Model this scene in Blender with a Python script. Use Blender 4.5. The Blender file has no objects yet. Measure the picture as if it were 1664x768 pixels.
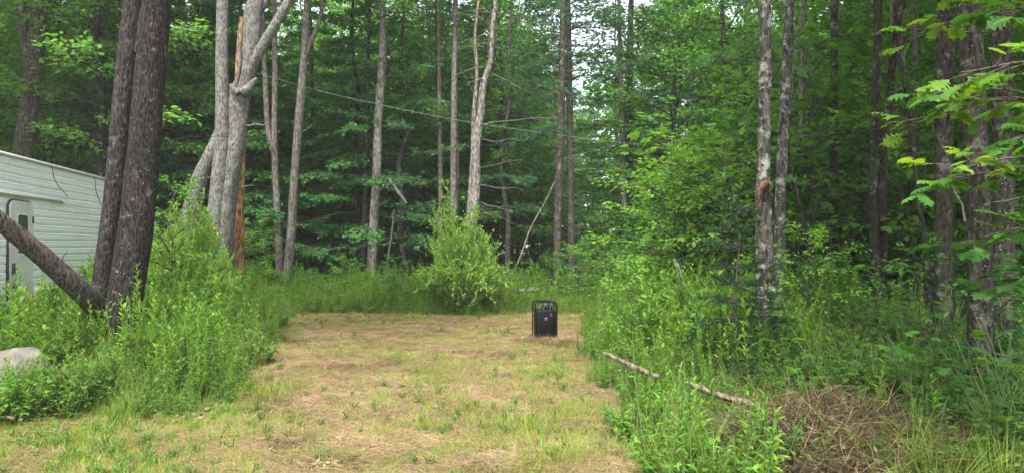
import bpy, math, random
import numpy as np
from mathutils import Vector, noise as mnoise
random.seed(11)
RG = np.random.default_rng(11)
C = bpy.context.scene.collection
sc = bpy.context.scene
PI = math.pi
F, HZ, CX, CAMZ = 1210.0, 400.0, 832.0, 1.6

# ------------------------------------------------------------------ camera, sky, sun, exposure
cam = bpy.data.cameras.new('camera')
co = bpy.data.objects.new('camera', cam)
C.objects.link(co)
sc.camera = co
co.location = (0, 0, CAMZ)
co.rotation_euler = (math.radians(90), 0, 0)
cam.sensor_width = 36.0
cam.lens = 36.0 * F / 1664.0
cam.shift_y = (HZ - 384.0) / 1664.0
cam.clip_start, cam.clip_end = 0.05, 2000

SUN_EL, SUN_AZ = 60.0, 192.0       # azimuth clockwise from +Y
w = bpy.data.worlds.new('World')
sc.world = w
w.use_nodes = True
nt = w.node_tree
bg = nt.nodes['Background']
sky = nt.nodes.new('ShaderNodeTexSky')
sky.sky_type = 'NISHITA'
sky.sun_disc = False
sky.sun_elevation = math.radians(SUN_EL)
sky.sun_rotation = math.radians(SUN_AZ)
sky.dust_density = 3.0
hs = nt.nodes.new('ShaderNodeHueSaturation')
hs.inputs['Saturation'].default_value = 0.36
nt.links.new(sky.outputs[0], hs.inputs['Color'])
nt.links.new(hs.outputs[0], bg.inputs['Color'])
bg.inputs['Strength'].default_value = 0.15
sl = bpy.data.lights.new('sun', 'SUN')
so = bpy.data.objects.new('sun', sl)
C.objects.link(so)
sl.energy = 2.0
sl.angle = math.radians(10)
sl.color = (1.0, 0.96, 0.88)
sd = Vector((math.sin(math.radians(SUN_AZ)) * math.cos(math.radians(SUN_EL)),
             math.cos(math.radians(SUN_AZ)) * math.cos(math.radians(SUN_EL)), math.sin(math.radians(SUN_EL))))
so.rotation_euler = sd.to_track_quat('Z', 'Y').to_euler()
so.location = (0, 0, 40)
sc.view_settings.view_transform = 'Standard'
sc.view_settings.look = 'None'
sc.view_settings.gamma = 1
sc.view_settings.exposure = 2.08
cy = sc.cycles
cy.max_bounces = 10
cy.diffuse_bounces = 5
cy.glossy_bounces = 2
cy.transmission_bounces = 6
cy.transparent_max_bounces = 8
cy.volume_bounces = 1
cy.use_denoising = True
cy.caustics_reflective = False
cy.caustics_refractive = False

# ------------------------------------------------------------------ helpers
def X_(px, Y): return (px - CX) / F * Y
def Z_(py, Y): return CAMZ - (py - HZ) / F * Y
def at(px, py, Y): return np.array([X_(px, Y), Y, Z_(py, Y)])
def nz(x, y, s, seed=0.0): return mnoise.noise(Vector((x * s + seed * 7.3, y * s - seed * 3.1, seed)))

def sstep(a, b, x):
    t = np.clip((x - a) / (b - a), 0, 1)
    return t * t * (3 - 2 * t)

LX = ([4, 6.45, 9.68, 12.1, 16.1, 18], [-2.3, -2.6, -3.34, -3.92, -4.85, -5.2])
RX = ([3, 5.26, 6.45, 9.7, 12.1, 16.1, 18], [0.82, 0.86, 0.92, 1.0, 1.12, 1.62, 1.8])
def xl(y): return np.interp(y, LX[0], LX[1])
def xr(y): return np.interp(y, RX[0], RX[1])
def terrain(x, y):
    x = np.asarray(x, float); y = np.asarray(y, float)
    h = 0.05 * np.sin(x * 0.5 + 1.3) * np.sin(y * 0.35 + 0.4) + 0.02 * np.sin(x * 2.1 + y * 1.3) * np.sin(y * 1.7 - x)
    h = h + 0.012 * np.sin(x * 7.3 + 2 * np.sin(y * 3.1)) * np.sin(y * 6.1)
    h = h + 0.16 * sstep(0.0, 1.6, xl(y) - x) * sstep(6.2, 7.4, y) * (1 - sstep(18, 24, y))
    h = h + 0.12 * sstep(0.1, 1.4, x - xr(y)) * (1 - sstep(18, 26, y))
    h = h + 0.05 * np.exp(-(((x - 0.62) / 0.55) ** 2 + ((y - 12.3) / 0.5) ** 2))
    h = h + 0.5 * sstep(12, 40, np.abs(x)) + 0.4 * sstep(30, 70, y)
    return h
def th(x, y): return float(terrain(x, y))

def mesh_from(name, parts, mats, smooth=False):
    """parts: list of (V (n,3), F (m,k) int, material index)"""
    me = bpy.data.meshes.new(name)
    Vs, loops, starts, mi, off, lo = [], [], [], [], 0, 0
    for V, Fc, m in parts:
        V = np.asarray(V, np.float32).reshape(-1, 3)
        Fc = np.asarray(Fc, np.int32)
        Vs.append(V)
        k = Fc.shape[1]
        loops.append((Fc + off).ravel())
        starts.append(lo + np.arange(len(Fc)) * k)
        mi.append(np.full(len(Fc), m, np.int32))
        lo += Fc.size
        off += len(V)
    V = np.concatenate(Vs); L = np.concatenate(loops); S = np.concatenate(starts); M = np.concatenate(mi)
    me.vertices.add(len(V)); me.vertices.foreach_set('co', V.ravel())
    me.loops.add(len(L)); me.loops.foreach_set('vertex_index', L.astype(np.int32))
    me.polygons.add(len(S)); me.polygons.foreach_set('loop_start', S.astype(np.int32))
    me.polygons.foreach_set('material_index', M)
    if smooth: me.polygons.foreach_set('use_smooth', np.ones(len(S), bool))
    for m in mats: me.materials.append(m)
    me.update(calc_edges=True)
    return me

def link(name, me, parent=None, loc=None, rot=None, scale=None):
    o = bpy.data.objects.new(name, me)
    C.objects.link(o)
    if parent: o.parent = parent
    if loc is not None: o.location = [float(v) for v in loc]
    if rot is not None: o.rotation_euler = rot
    if scale is not None: o.scale = scale if hasattr(scale, '__len__') else (scale,) * 3
    return o
def tag(o, label=None, cat=None, group=None, kind=None):
    if label: o['label'] = label
    if cat: o['category'] = cat
    if group: o['group'] = group
    if kind: o['kind'] = kind
    return o
def thing(name, label, cat, loc, group=None, rotz=0, scale=1):
    o = link(name, None, loc=loc, rot=(0, 0, rotz), scale=scale)
    return tag(o, label, cat, group)

def norm(a): return a / np.maximum(np.linalg.norm(a, axis=-1, keepdims=True), 1e-9)

def tube(P, rad, sides=8, rough=0.0, freq=3.0, seed=0, cap=True, ridge=0.0):
    P = np.asarray(P, float); rad = np.asarray(rad, float) * np.ones(len(P))
    n = len(P)
    T = norm(np.gradient(P, axis=0))
    ref = np.array([0.0, 1, 0]) if abs(T[0][1]) < 0.9 else np.array([1.0, 0, 0])
    A = norm(np.cross(T, ref)); B = np.cross(T, A)
    th_ = np.linspace(0, 2 * PI, sides, endpoint=False)
    cs, sn = np.cos(th_), np.sin(th_)
    rr = np.repeat(rad[:, None], sides, 1)
    if rough:
        for i in range(n):
            for j in range(sides):
                v = mnoise.noise(Vector((cs[j] * 1.3, sn[j] * 1.3, P[i][2] * freq * 0.35 + seed * 9.1)))
                v2 = mnoise.noise(Vector((cs[j] * 5, sn[j] * 5, P[i][2] * freq + seed * 3.7)))
                rr[i, j] *= 1 + rough * (v * 1.2 + v2 * 0.5)
                if ridge:
                    v3 = mnoise.noise(Vector((cs[j] * 11, sn[j] * 11, P[i][2] * freq * 1.4 + seed)))
                    rr[i, j] *= 1 + ridge * v3
    V = P[:, None, :] + rr[..., None] * (cs[None, :, None] * A[:, None, :] + sn[None, :, None] * B[:, None, :])
    V = V.reshape(-1, 3)
    i = np.arange(n - 1)[:, None] * sides; j = np.arange(sides)[None, :]; j2 = (j + 1) % sides
    Fq = np.stack([i + j, i + j2, i + sides + j2, i + sides + j], -1).reshape(-1, 4)
    out = [(V, Fq)]
    if cap:
        for k, r in ((0, 0), (n - 1, 1)):
            ring = V[k * sides:(k + 1) * sides]
            cc = ring.mean(0, keepdims=True)
            Vc = np.concatenate([ring, cc])
            jj = np.arange(sides)
            f = np.stack([jj, (jj + 1) % sides, np.full(sides, sides)], -1)
            if r == 0: f = f[:, ::-1]
            out.append((Vc, f))
    return out
def tubes(L, m=0): return [(v, f, m) for v, f in L]

def spline(pts, n):
    """Catmull-Rom through rows of pts (any width)"""
    pts = np.asarray(pts, float)
    if len(pts) == 2:
        t = np.linspace(0, 1, n)[:, None]
        return pts[0] * (1 - t) + pts[1] * t
    Q = np.vstack([2 * pts[0] - pts[1], pts, 2 * pts[-1] - pts[-2]])
    d = np.r_[0, np.cumsum(np.linalg.norm(np.diff(pts[:, :3], axis=0), axis=1) + 1e-6)]
    s = np.linspace(0, d[-1], n)
    out = []
    for v in s:
        i = min(max(np.searchsorted(d, v, side='right') - 1, 0), len(pts) - 2)
        t = (v - d[i]) / (d[i + 1] - d[i])
        p0, p1, p2, p3 = Q[i:i + 4]
        out.append(0.5 * ((2 * p1) + (-p0 + p2) * t + (2 * p0 - 5 * p1 + 4 * p2 - p3) * t * t + (-p0 + 3 * p1 - 3 * p2 + p3) * t ** 3))
    return np.array(out)

def box(c, s, m=0, bev=0.0):
    c = np.asarray(c, float); s = np.asarray(s, float) / 2
    V = np.array([[x, y, z] for x in (-1, 1) for y in (-1, 1) for z in (-1, 1)], float)
    Fq = [[0, 1, 3, 2], [4, 6, 7, 5], [0, 4, 5, 1], [2, 3, 7, 6], [0, 2, 6, 4], [1, 5, 7, 3]]
    return (V * s + c, Fq, m)

# leaf templates: points (along, across, up), faces
def strip(rows):
    pts, fc = [(rows[0][0], 0, rows[0][2])], []
    prev = None
    for t, wd, z in rows[1:-1]:
        a = len(pts); pts += [(t, -wd, z), (t, wd, z)]
        if prev is None: fc.append([0, a + 1, a, a])
        else: fc.append([prev, prev + 1, a + 1, a])
        prev = a
    pts.append((rows[-1][0], 0, rows[-1][2])); e = len(pts) - 1
    fc.append([prev, prev + 1, e, e])
    q = [f for f in fc if f[2] != f[3]]; t3 = [f[:3] for f in fc if f[2] == f[3]]
    return np.array(pts, float), q, t3
SHRED = (np.array([(0, -.5, 0), (0, .5, 0), (.5, -.45, .05), (.5, .45, .05), (1, -.25, -.02), (1, .25, -.02)], float), [[0, 1, 3, 2], [2, 3, 5, 4]], [])
KITE = (np.array([(0, 0, 0), (.42, -.5, .05), (.42, .5, .05), (1, 0, -.12)], float), [], [[0, 2, 3], [0, 3, 1]])
LANCE = strip([(0, 0, 0), (.3, .5, .1), (.68, .36, .05), (1, 0, -.15)])
BLADE = strip([(0, 0, 0), (.1, .5, 0), (.45, .42, .06), (.8, .22, -.02), (1, 0, -.14)])
def fan(outline, center=(0.45, 0, 0.04)):
    pts = np.array([center] + outline, float); n = len(outline)
    return pts, [], [[0, 1 + i, 1 + (i + 1) % n] for i in range(n)]
MAPLE = fan([(0, 0, 0), (.08, .30, -.02), (.02, .52, -.06), (.30, .34, 0), (.52, .62, -.08), (.58, .28, 0), (.78, .26, -.03), (1.05, 0, -.12),
             (.78, -.26, -.03), (.58, -.28, 0), (.52, -.62, -.08), (.30, -.34, 0), (.02, -.52, -.06), (.08, -.30, -.02)])
OAK = strip([(0, 0, 0), (.12, .08, 0), (.22, .24, -.02), (.30, .10, .02), (.42, .38, -.03), (.50, .13, .03), (.62, .46, -.05), (.70, .17, .02),
             (.82, .30, -.06), (.90, .12, -.05), (1.04, 0, -.14)])
def _tuft(n=7, seed=1, wid=.09):
    r = random.Random(seed); pts, t3 = [], []
    for i in range(n):
        a = 2 * PI * i / n + r.uniform(-.3, .3); sp = r.uniform(.25, .85)
        tip = (1 - .3 * sp, sp * math.cos(a) * .8, sp * math.sin(a) * .8)
        b = len(pts)
        pts += [(0.0, -math.sin(a) * wid, math.cos(a) * wid), (0.02, math.sin(a) * wid, -math.cos(a) * wid), tip]
        t3.append([b, b + 1, b + 2])
    return np.array(pts, float), [], t3
TUFT = _tuft()
SPRIG = _tuft(9, 3, .07)

def leaves(T, P, D, U, L, W, m=0):
    """place template T at P with direction D, up U"""
    pts, q, t3 = T
    P = np.asarray(P, float); D = norm(np.asarray(D, float)); S = norm(np.cross(D, U)); U2 = np.cross(S, D)
    L = np.asarray(L, float) * np.ones(len(P)); W = np.asarray(W, float) * np.ones(len(P))
    V = (P[:, None] + D[:, None] * (pts[None, :, 0:1] * L[:, None, None]) + S[:, None] * (pts[None, :, 1:2] * W[:, None, None])
         + U2[:, None] * (pts[None, :, 2:3] * L[:, None, None]))
    k = len(pts); out = []
    base = (np.arange(len(P)) * k)[:, None, None]
    Vf = V.reshape(-1, 3)
    if t3 and q:
        # keep one vertex block: triangles as own part with shared verts duplicated
        out.append((Vf, (base + np.array(q)[None]).reshape(-1, 4), m))
        out.append((Vf, (base + np.array(t3)[None]).reshape(-1, 3), m))
    elif t3: out.append((Vf, (base + np.array(t3)[None]).reshape(-1, 3), m))
    else: out.append((Vf, (base + np.array(q)[None]).reshape(-1, 4), m))
    return out

# ------------------------------------------------------------------ materials
class NT:
    def __init__(s, name):
        s.m = bpy.data.materials.new(name); s.m.use_nodes = True
        s.t = s.m.node_tree; s.b = s.t.nodes['Principled BSDF']; s.out = s.t.nodes['Material Output']
        s.b.inputs['Specular IOR Level'].default_value = 0.3
    def n(s, typ, **kw):
        nd = s.t.nodes.new(typ)
        for k, v in kw.items():
            if k in nd.inputs.keys(): nd.inputs[k].default_value = v
            else: setattr(nd, k, v)
        return nd
    def l(s, a, b): s.t.links.new(a, b)
    def coord(s, scale=(1, 1, 1), kind='Object'):
        tc = s.n('ShaderNodeTexCoord'); mp = s.n('ShaderNodeMapping'); mp.inputs['Scale'].default_value = scale
        s.l(tc.outputs[kind], mp.inputs['Vector']); return mp.outputs[0]
    def noise(s, vec, scale, detail=4, rough=.6):
        nd = s.n('ShaderNodeTexNoise', Scale=scale, Detail=detail, Roughness=rough); s.l(vec, nd.inputs['Vector']); return nd.outputs['Fac']
    def vor(s, vec, scale, out='Distance', feature='F1'):
        nd = s.n('ShaderNodeTexVoronoi', Scale=scale); nd.feature = feature; s.l(vec, nd.inputs['Vector']); return nd.outputs[out]
    def ramp(s, fac, stops):
        r = s.n('ShaderNodeValToRGB'); e = r.color_ramp.elements
        while len(e) < len(stops): e.new(0.5)
        for i, (p, c) in enumerate(stops):
            e[i].position = p; e[i].color = (*c, 1) if hasattr(c, '__len__') else (c, c, c, 1)
        s.l(fac, r.inputs[0]); return r.outputs[0]
    def mix(s, fac, a, b, mode='MIX'):
        mx = s.n('ShaderNodeMix'); mx.data_type = 'RGBA'; mx.blend_type = mode
        for sock, v in ((mx.inputs[0], fac), (mx.inputs[6], a), (mx.inputs[7], b)):
            if isinstance(v, (int, float)): sock.default_value = v
            elif isinstance(v, tuple): sock.default_value = (*v, 1)
            else: s.l(v, sock)
        return mx.outputs[2]
    def bump(s, h, dist, strength=1.0):
        b = s.n('ShaderNodeBump', Strength=strength, Distance=dist); s.l(h, b.inputs['Height']); s.l(b.outputs[0], s.b.inputs['Normal'])
    def base(s, c, rough=.8):
        if isinstance(c, tuple): s.b.inputs['Base Color'].default_value = (*c, 1)
        else: s.l(c, s.b.inputs['Base Color'])
        s.b.inputs['Roughness'].default_value = rough

def leafmat(name, stops, trans=0.4, rough=.55, yellow=1.25):
    t = NT(name)
    g = t.n('ShaderNodeNewGeometry'); oi = t.n('ShaderNodeObjectInfo')
    nse = t.noise(t.coord((1, 1, 1)), 1.1, 2)
    a = t.n('ShaderNodeMath', operation='MULTIPLY'); t.l(g.outputs['Random Per Island'], a.inputs[0]); a.inputs[1].default_value = .4
    b = t.n('ShaderNodeMath', operation='MULTIPLY_ADD'); t.l(oi.outputs['Random'], b.inputs[0]); b.inputs[1].default_value = .5; t.l(a.outputs[0], b.inputs[2])
    c = t.n('ShaderNodeMath', operation='MULTIPLY_ADD'); t.l(nse, c.inputs[0]); c.inputs[1].default_value = .8; t.l(b.outputs[0], c.inputs[2])
    d = t.n('ShaderNodeMath', operation='SUBTRACT'); t.l(c.outputs[0], d.inputs[0]); d.inputs[1].default_value = .35
    col = t.ramp(d.outputs[0], stops)
    t.base(col, rough)
    t.b.inputs['Specular IOR Level'].default_value = .18
    tr = t.n('ShaderNodeBsdfTranslucent')
    tc = t.mix(1.0, col, (1.3 * yellow, 1.35, .42), 'MULTIPLY'); t.l(tc, tr.inputs[0])
    ms = t.n('ShaderNodeMixShader'); ms.inputs[0].default_value = trans
    t.l(t.b.outputs[0], ms.inputs[1]); t.l(tr.outputs[0], ms.inputs[2]); t.l(ms.outputs[0], t.out.inputs[0])
    return t.m

def barkmat(name, dark, mid, light, sc_=1.0, spots=0.0, spotcol=(.55, .55, .5), bump=.02, lich=.0, lichcol=(.3, .33, .27), moss=0.0):
    t = NT(name)
    v = t.coord((1, 1, .33)); v1 = t.coord((1, 1, 1))
    n1 = t.noise(v, 34 * sc_, 8, .8); n2 = t.noise(v1, 2.2, 4, .6); vo = t.vor(v, 30 * sc_)
    h = t.n('ShaderNodeMath', operation='MULTIPLY_ADD'); t.l(vo, h.inputs[0]); h.inputs[1].default_value = .7; t.l(n1, h.inputs[2])
    col = t.ramp(h.outputs[0], [(.56, dark), (.78, mid), (1.0, light)])
    col = t.mix(t.ramp(n2, [(.3, .0), (.7, .45)]), col, mid)
    if lich:
        n3 = t.noise(v1, 6.5, 6, .75); f = t.ramp(n3, [(.60 - lich * .3, 0.0), (.68 - lich * .25, .85)])
        col = t.mix(f, col, lichcol)
    if spots:
        vv = t.vor(t.coord((1, 1, .7)), 30.0); vv2 = t.n('ShaderNodeMath', operation='MULTIPLY_ADD'); t.l(t.noise(v1, 30, 3), vv2.inputs[0]); vv2.inputs[1].default_value = .5; t.l(vv, vv2.inputs[2]); f = t.ramp(vv2.outputs[0], [(.28 + .12 * spots, 1.0), (.36 + .14 * spots, 0.0)])
        n4 = t.noise(v1, 17.0, 2); g = t.ramp(n4, [(.50, 0.0), (.60, 1.0)])
        ff = t.mix(1.0, f, g, 'MULTIPLY'); col = t.mix(ff, col, spotcol)
    if moss:
        tc = t.n('ShaderNodeTexCoord'); sx = t.n('ShaderNodeSeparateXYZ'); t.l(tc.outputs['Object'], sx.inputs[0])
        n5 = t.noise(v1, 3.0, 5); f = t.ramp(n5, [(.5, 0.0), (.66, moss)]); col = t.mix(f, col, (.06, .09, .03))
    t.base(col, .92); t.b.inputs['Specular IOR Level'].default_value = .15
    t.bump(h.outputs[0], bump, .9)
    return t.m

def plain(name, col, rough=.6, metal=0.0, var=.12, scale=8.0, bump=0.0):
    t = NT(name); n1 = t.noise(t.coord(), scale, 5)
    c = t.mix(t.ramp(n1, [(.3, 0.0), (.7, 1.0)]), tuple(v * (1 - var) for v in col), tuple(min(1, v * (1 + var)) for v in col))
    t.base(c, rough); t.b.inputs['Metallic'].default_value = metal
    if bump: t.bump(n1, bump)
    return t.m

M = {}
M['bark_dark'] = barkmat('dark_pine_bark', (.004, .0035, .0033), (.015, .013, .012), (.042, .037, .034), 1.3, spots=.55, spotcol=(.24, .24, .21), bump=.025, lich=.05, lichcol=(.16, .15, .12))
M['bark_dark2'] = barkmat('dark_flaky_pine_bark', (.005, .0043, .004), (.021, .018, .016), (.062, .055, .05), 1.2, spots=.6, spotcol=(.27, .27, .23), bump=.03, lich=.12, lichcol=(.13, .12, .10))
M['bark_grey'] = barkmat('grey_lichen_bark', (.022, .020, .018), (.088, .082, .078), (.19, .18, .172), 1.1, spots=.3, spotcol=(.05, .04, .03), bump=.02, lich=.32, lichcol=(.19, .20, .155))
M['bark_pale'] = barkmat('pale_dead_bark', (.02, .017, .015), (.080, .070, .062), (.18, .162, .145), .8, bump=.015, lich=.1, lichcol=(.15, .12, .1))
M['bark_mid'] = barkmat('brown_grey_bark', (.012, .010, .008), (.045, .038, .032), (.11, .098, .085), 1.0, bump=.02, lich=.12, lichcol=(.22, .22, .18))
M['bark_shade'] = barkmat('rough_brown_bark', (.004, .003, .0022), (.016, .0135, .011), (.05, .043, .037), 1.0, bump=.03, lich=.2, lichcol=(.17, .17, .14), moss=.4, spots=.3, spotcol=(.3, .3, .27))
M['bark_maple'] = barkmat('grey_maple_bark', (.007, .006, .005), (.032, .029, .025), (.095, .088, .078), .8, bump=.03, lich=.3, lichcol=(.33, .33, .29), moss=.3, spots=.3, spotcol=(.42, .41, .37))
M['bark_lich'] = barkmat('lichen_blotched_bark', (.005, .004, .003), (.020, .0165, .0135), (.06, .052, .045), .9, bump=.03, lich=.22, lichcol=(.16, .15, .125), moss=.25, spots=.8, spotcol=(.34, .33, .30))
M['bark_lean'] = barkmat('dead_trunk_bark', (.010, .008, .007), (.050, .040, .038), (.13, .108, .10), 1.2, spots=.3, spotcol=(.2, .19, .17), bump=.02, lich=.05, lichcol=(.16, .15, .12))
M['bark_bleached'] = barkmat('bleached_dead_wood', (.03, .025, .02), (.135, .122, .11), (.30, .28, .255), .7, bump=.02, lich=.22, lichcol=(.06, .045, .035))
M['splinter'] = barkmat('split_orange_wood', (.04, .015, .008), (.22, .105, .045), (.42, .27, .15), .5, bump=.02)
M['log'] = barkmat('weathered_log_wood', (.025, .018, .012), (.13, .10, .07), (.27, .22, .165), .7, bump=.02)
M['twig'] = barkmat('twig_bark', (.015, .012, .009), (.05, .042, .033), (.11, .095, .08), 1.5, bump=.004)
M['deadtwig'] = barkmat('dead_twig_bark', (.03, .027, .024), (.10, .09, .078), (.19, .17, .15), 1.5, bump=.004)
M['rot'] = barkmat('rotten_brown_wood', (.02, .012, .008), (.08, .05, .03), (.17, .11, .07), 1.5, bump=.03)
M['leaf_hard'] = leafmat('hardwood_leaf', [(.1, (.045, .125, .03)), (.45, (.085, .215, .05)), (.9, (.16, .33, .075))], .52, yellow=1.0)
M['leaf_pine'] = leafmat('pine_needle', [(.1, (.03, .09, .04)), (.5, (.06, .16, .068)), (.9, (.11, .24, .10))], .35, yellow=.85)
M['leaf_hemlock'] = leafmat('hemlock_needle', [(.1, (.03, .11, .035)), (.5, (.065, .20, .055)), (.9, (.13, .30, .08))], .45, yellow=1.0)
M['leaf_spruce'] = leafmat('spruce_needle', [(.1, (.018, .045, .018)), (.5, (.035, .078, .030)), (.9, (.06, .12, .045))], .15)
M['leaf_bright'] = leafmat('sapling_leaf', [(.1, (.06, .16, .028)), (.5, (.12, .28, .04)), (.9, (.23, .41, .065))], .48, yellow=1.05)
M['leaf_maple'] = leafmat('maple_leaf', [(.1, (.03, .105, .022)), (.5, (.07, .195, .035)), (.9, (.15, .31, .05))], .48, yellow=1.1)
M['leaf_willow'] = leafmat('willow_leaf', [(.1, (.16, .31, .06)), (.5, (.28, .47, .10)), (.9, (.46, .65, .20))], .45, rough=.5)
M['weed'] = leafmat('weed_leaf', [(.0, (.035, .10, .015)), (.5, (.10, .24, .028)), (1, (.26, .40, .05))], .42)
M['weed2'] = leafmat('broad_weed_leaf', [(.0, (.03, .085, .015)), (.5, (.085, .20, .03)), (1, (.20, .33, .045))], .42)
M['stem'] = plain('green_stem', (.10, .15, .04))
M['grass'] = leafmat('grass_blade', [(.1, (.09, .17, .025)), (.5, (.20, .29, .045)), (.8, (.31, .36, .08)), (1, (.45, .40, .17))], .38)
M['straw'] = leafmat('cut_straw', [(.0, (.07, .043, .025)), (.35, (.21, .14, .078)), (.7, (.35, .25, .14)), (1, (.52, .40, .25))], .12, yellow=.95)
M['straw2'] = leafmat('brown_stalk', [(.1, (.03, .021, .012)), (.45, (.09, .066, .036)), (.75, (.24, .185, .10)), (1, (.46, .38, .22))], .1, yellow=1.0)
M['flower'] = plain('yellow_flower', (.55, .45, .05))

# ------------------------------------------------------------------ plant generators
def crown_mesh(name, H, rad, nb, T, lL, lW, per, lm, bm, seed, prof=None, elev=(0.1, 0.6), sag=0.15, twigs=10, z0=0.0, zup=0.35, flat=.3, tlen=.38,
               whorl=0, br=.02, jit=.06, woodsides=4, droop=0.0):
    r = np.random.default_rng(seed); parts = []; LP, LD, LU = [], [], []
    prof = prof or (lambda u: 1 - .6 * u)
    az = r.uniform(0, 6.28)
    for i in range(nb):
        if whorl: u = (i // whorl + r.uniform(-.12, .12)) / max(1, nb // whorl)
        else: u = (i + r.uniform(0, 1)) / nb
        u = min(max(u, 0), 1)
        az += 2.39996 + r.uniform(-.4, .4)
        L = rad * prof(u) * r.uniform(.7, 1.15); e = elev[0] + (elev[1] - elev[0]) * u + r.uniform(-.15, .15)
        n = 6; t = np.linspace(0, 1, n)
        d = np.array([math.cos(az), math.sin(az)]); side = np.array([-d[1], d[0]]); wob = r.uniform(-.25, .25)
        hor = t * L * math.cos(e)
        P = np.stack([d[0] * hor + side[0] * wob * L * t ** 2, d[1] * hor + side[1] * wob * L * t ** 2,
                      z0 + u * H + t * L * math.sin(e) + (zup if sag < 0 else 0) * 0 - sag * L * t ** 2 + r.uniform(-.02, .02, n) * L], 1)
        parts += tubes(tube(P, br * (L / rad + .3) * (1 - .8 * t), woodsides, cap=False), 1)
        nt_ = max(2, int(twigs * (.4 + .6 * L / rad)))
        for k in range(nt_):
            tt = .18 + .82 * (k + r.uniform(0, 1)) / nt_
            f = tt * (n - 1); i0 = min(int(f), n - 2); p = P[i0] + (P[i0 + 1] - P[i0]) * (f - i0)
            td = norm(P[i0 + 1] - P[i0]); sgn = 1 if k % 2 else -1; a = sgn * r.uniform(.5, 1.25) * (1 - .5 * tt)
            ca, sa = math.cos(a), math.sin(a)
            dd = np.array([td[0] * ca - td[1] * sa, td[0] * sa + td[1] * ca, td[2] * .6 + r.uniform(-flat, flat) - droop])
            dd = norm(dd); tl = tlen * L * (1.05 - .65 * tt) * r.uniform(.6, 1.2) + .06 * rad
            e2 = p + dd * tl; e2[2] -= .08 * tl
            parts += tubes(tube(np.array([p, (p + e2) / 2 + [0, 0, .03 * tl], e2]), [br * .22, br * .15, br * .07], 3, cap=False), 1)
            m = max(2, int(per * (.5 + .5 * tl / (tlen * rad))))
            s = r.uniform(.1, 1.05, m)[:, None]
            LP.append(p + (e2 - p) * s + r.normal(0, jit, (m, 3)) * [1, 1, .6])
            ld = dd * 1.0 + r.normal(0, .55, (m, 3)) * [1, 1, .55]; ld[:, 2] -= .18
            LD.append(ld)
            LU.append(np.array([0, 0, 1.0]) + r.normal(0, .33, (m, 3)))
    LP, LD, LU = np.concatenate(LP), np.concatenate(LD), np.concatenate(LU)
    sz = r.uniform(.65, 1.2, len(LP))
    parts += leaves(T, LP, LD, LU, lL * sz, lW * sz, 0)
    return mesh_from(name, parts, [lm, bm])

hump = lambda u: .45 + .9 * math.sin(PI * min(1, u * .9 + .12)) * .75
cone = lambda u: 1.05 - .92 * u
CR = {}
for s in (1, 2, 3):
    CR['hard%d' % s] = crown_mesh('hardwood_crown', 9.5, 3.1, 50, KITE, .15, .105, 26, M['leaf_hard'], M['twig'], s, hump, (.15, .9), .12, 15, tlen=.36, jit=.13)
for s in (4, 5):
    CR['pine%d' % s] = crown_mesh('pine_crown', 10, 3.0, 44, TUFT, .17, .17, 7, M['leaf_pine'], M['twig'], s, lambda u: .95 - .5 * u, (-.08, .5), .03, 14, whorl=4, tlen=.33, flat=.2, jit=.06)
for s in (6, 7):
    CR['hemlock%d' % s] = crown_mesh('hemlock_crown', 9, 2.7, 64, KITE, .11, .07, 34, M['leaf_hemlock'], M['twig'], s, cone, (-.05, .3), .12, 16, tlen=.34, flat=.08, jit=.05, droop=.1)
CR['sparse'] = crown_mesh('thin_crown', 8, 2.2, 30, KITE, .11, .075, 5, M['leaf_hard'], M['deadtwig'], 8, hump, (.1, .8), .05, 8, jit=.1)
CR['dead'] = crown_mesh('dead_crown', 7, 1.9, 34, KITE, .03, .01, 2, M['deadtwig'], M['deadtwig'], 9, lambda u: 1 - .5 * u, (-.25, .5), .12, 7, jit=.01, br=.022)
SAP = {}
for s in (1, 2, 3):
    SAP['maple%d' % s] = crown_mesh('maple_foliage', 2.3, 1.05, 15, MAPLE, .12, .105, 6, M['leaf_maple'], M['twig'], 20 + s, hump, (.1, .8), .1, 6, z0=.45, tlen=.4, jit=.05, br=.012)
for s in (1, 2):
    SAP['bright%d' % s] = crown_mesh('bright_foliage', 2.9, 1.25, 24, LANCE, .115, .065, 11, M['leaf_bright'], M['twig'], 30 + s, hump, (.2, .8), .12, 8, z0=.4, tlen=.42, jit=.06, br=.012)
for s in (1, 2):
    SAP['green%d' % s] = crown_mesh('shrub_foliage', 1.9, 1.1, 26, LANCE, .09, .05, 13, M['leaf_maple'], M['twig'], 40 + s, hump, (.1, .8), .1, 9, z0=.15, tlen=.42, jit=.06, br=.01)
SAP['hemlock'] = crown_mesh('hemlock_foliage', 2.8, 1.2, 36, KITE, .06, .035, 26, M['leaf_hemlock'], M['twig'], 50, cone, (0, .4), .15, 12, z0=.2, tlen=.36, flat=.06, jit=.03, droop=.1, br=.014)
SAP['spruce'] = crown_mesh('spruce_foliage', 2.0, .72, 52, SPRIG, .055, .06, 11, M['leaf_spruce'], M['twig'], 51, lambda u: 1.05 - .85 * u, (-.1, .5), .05, 9, z0=.12, whorl=5, tlen=.34, flat=.1, jit=.015, br=.008)
STEM = {}
def stem_mesh(name, H, r, seed, mat, wob=.05, sides=6, n=9):
    q = random.Random(seed)
    P = [(q.uniform(-wob, wob) * (i > 0), q.uniform(-wob, wob) * (i > 0), H * i / (n - 1) - (.1 if i == 0 else 0)) for i in range(n)]
    return mesh_from(name, tubes(tube(P, [r * (1.12 - .85 * i / (n - 1)) for i in range(n)], sides, cap=False)), [mat], True)
for i in range(3):
    STEM['sap%d' % i] = stem_mesh('sapling_stem', 2.9, .018, i, M['twig'], .04)
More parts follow.
